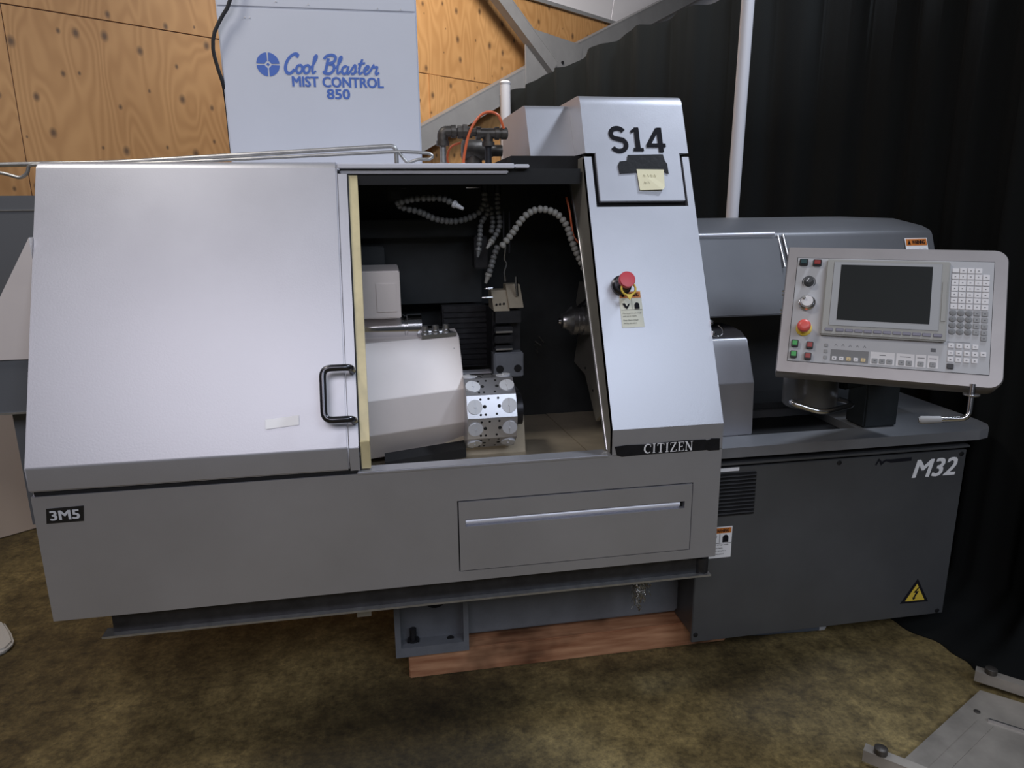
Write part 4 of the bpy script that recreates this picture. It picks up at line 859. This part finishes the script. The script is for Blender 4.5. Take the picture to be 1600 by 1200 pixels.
MB().tube([loc(p) for p in fillet([q0, q1, q2], .02, 5)], .0068, 12).build('clamp_lever', M['chrome'], cs, smooth=60)
MB().tube([loc(q2+(q1-q2)*.45), loc(q2+(q1-q2)*.05), loc(q2)], [.0085, .0105, .006], 12).build('lever_grip', M['bezel2'], cs, smooth=50)
MB().lathe(loc(q0-ZA*.028), R3 @ ZA, [(.019, 0), (.019, .003)], 16).build('lever_washer', M['steel'], cs)

# ------------------------------------------------------------------ floor level
single(MB().box(.01, 1.12, .265, .36, .001, .0905), 'skid_timber', M['timber'], (.55, .31, 0), 'reddish fir timber lying on the floor under the machine base', 'timber', 'timbers under the lathe', bevel=.003)
single(MB().box(.262, .94, .37, .46, .001, .113), 'skid_timber', M['timber'], (.66, .41, 0), 'second timber just behind the front one under the casting', 'timber', 'timbers under the lathe', bevel=.003)
t = thing('drain_hose', (1.4, .27, 0), 'grey-blue hose with pale end cap lying under the dark cabinet', 'hose')
MB().tube([(1.10, .30, .016), (1.25, .275, .015), (1.475, .262, .015)], .014, 12).build('hose', M['hose_blue'], t, smooth=60)
MB().lathe((1.475, .262, .015), XA, [(.014, 0), (.0145, .004), (.0145, .022), (.008, .03)], 14).build('end_cap', M['nozzle'], t, smooth=40)
# swarf tangle hanging from the rail
mb = MB(); c0 = at(1003, 905, .06)
for k_ in range(80):
    p = c0+Vector((random.gauss(0, .012), random.uniform(0, .03), random.uniform(-.01, .015))); P = []; ph = random.random()*6; r_ = random.uniform(.003, .009); L_ = random.uniform(.03, .085)*(1 if k_ % 3 else 1.5)
    for i in range(14): P.append(p+Vector((r_*math.cos(ph+i*.9), r_*math.sin(ph+i*.9), -L_*i/13)))
    mb.tube(P, .001, 4)
single(mb, 'metal_swarf', M['swarf'], c0, 'tangled bundle of curly metal swarf hanging under the front rail', 'swarf', kind='stuff')
# steel plate assembly at the lower right
def fz(px_, py_, z=0): return atz(px_, py_, z)
A = Vector((1.315, -.372, 0)); B_ = Vector((1.77, -.151, 0)); d1 = (B_-A).normalized(); d2 = Vector((.72, -.69, 0)).normalized()
t = thing('cover_plate', B_, 'bent grey steel cover plate lying on the floor at lower right', 'steel plate')
A2 = A-d1*.25
MB().prism([A2+ZA*.012, B_+ZA*.012, B_+d2*.6+ZA*.012, A2+d2*.6+ZA*.012], (0, 0, .004)).build('sheet', M['plate'], t)
MB().prism([A2+ZA*.001, B_+ZA*.001, B_+d2*.006+ZA*.001, A2+d2*.006+ZA*.001], (0, 0, .012)).build('edge_fold', M['plate'], t)
r0 = Vector((1.668, -.262, .016)); MB().obox(r0+d2*.3+ZA*.004-d1*.0, d2*.28, d1*.003, ZA*.005).build('rib', M['steel'], t)
MB().obox(r0-d1*.3+d2*.02+ZA*.001, d1*.28, d2*.02, ZA*.0016).build('crease', M['plate'], t)
MB().lathe(Vector((1.682, -.235, .016)), ZA, [(.009, 0), (.009, .002), (.005, .003)], 14).build('rivet', M['iron'], t)
def flatbar(e, direction, ln, label):
    t = thing('flat_bar', (e.x, e.y, 0), label, 'steel bar', 'flat bars on the steel plate')
    s = Vector((-direction.y, direction.x, 0)); c = e+direction*(ln/2)
    MB().obox(c+ZA*.052, direction*(ln/2), s*.016, ZA*.002).build('top_strip', M['plate'], t)
    MB().obox(c-s*.0145+ZA*.035, direction*(ln/2), s*.0015, ZA*.016).build('side_strip', M['plate'], t)
    MB().lathe(e+direction*.04+ZA*.054, ZA, [(.017, 0), (.017, .016), (.014, .018)], 20).build('end_knob', M['iron'], t, smooth=40)
db = Vector((.68, -.73, 0)).normalized()
flatbar(Vector((1.228, -.338, 0)), db, .5, 'steel flat bar with a round knob at the bottom edge of the picture')
flatbar(Vector((1.795, -.100, 0)), db, .5, 'steel flat bar with a round knob nearest the black curtain')
# off-white rag at the far left
pts = [(-1.75, .62), (-1.48, .60), (-1.42, .625), (-1.375, .67), (-1.37, .715), (-1.41, .78), (-1.47, .86), (-1.8, .9)]
single(MB().prism([(x, y, .002) for x, y in pts], (0, 0, .022)), 'folded_rag', M['cloth_white'], (-1.5, .72, 0), 'off-white folded rag on the floor at the far left', 'rag', bevel=.008, seg=3)
# bar feeder and beige cabinet behind the left end
t = thing('bar_feeder', (-1.9, 1.35, 0), 'slate-grey bar feeder box behind the left end of the lathe', 'bar feeder')
MB().box(-2.2, -1.02, 1.2, 1.5, 1.19, 1.563).build('trough', M['feeder'], t, bevel=.006)
MB().box(-2.2, -1.02, 1.195, 1.2, 1.508, 1.513).build('lid_seam', M['galv'], t)
MB().box(-2.2, -1.06, 1.24, 1.46, 1.10, 1.19).build('underframe', M['inside'], t)
for x in (-1.95, -2.1): MB().box(x-.05, x+.05, 1.26, 1.44, 0, 1.10).build('pedestal', M['cast'], t)
t = thing('beige_cabinet', (-2.0, 1.9, 0), 'low beige metal cabinet standing along the plywood wall', 'cabinet')
dw = WD; P0 = Vector((-1.756, 1.754, 0))+dw*.12
MB().prism([P0+ZA*.004, P0-dw*1.2+ZA*.004, P0-dw*1.2+WN*.24+ZA*.004, P0+WN*.24+ZA*.004], (0, 0, .606)).build('body', M['beige'], t, bevel=.003)
MB().prism([P0-dw*1.2-WN*.012+ZA*.612, P0+dw*.004-WN*.012+ZA*.612, P0+dw*.004+WN*.25+ZA*.70, P0-dw*1.2+WN*.25+ZA*.70], (0, 0, .012)).build('sloped_top', M['cover'], t)
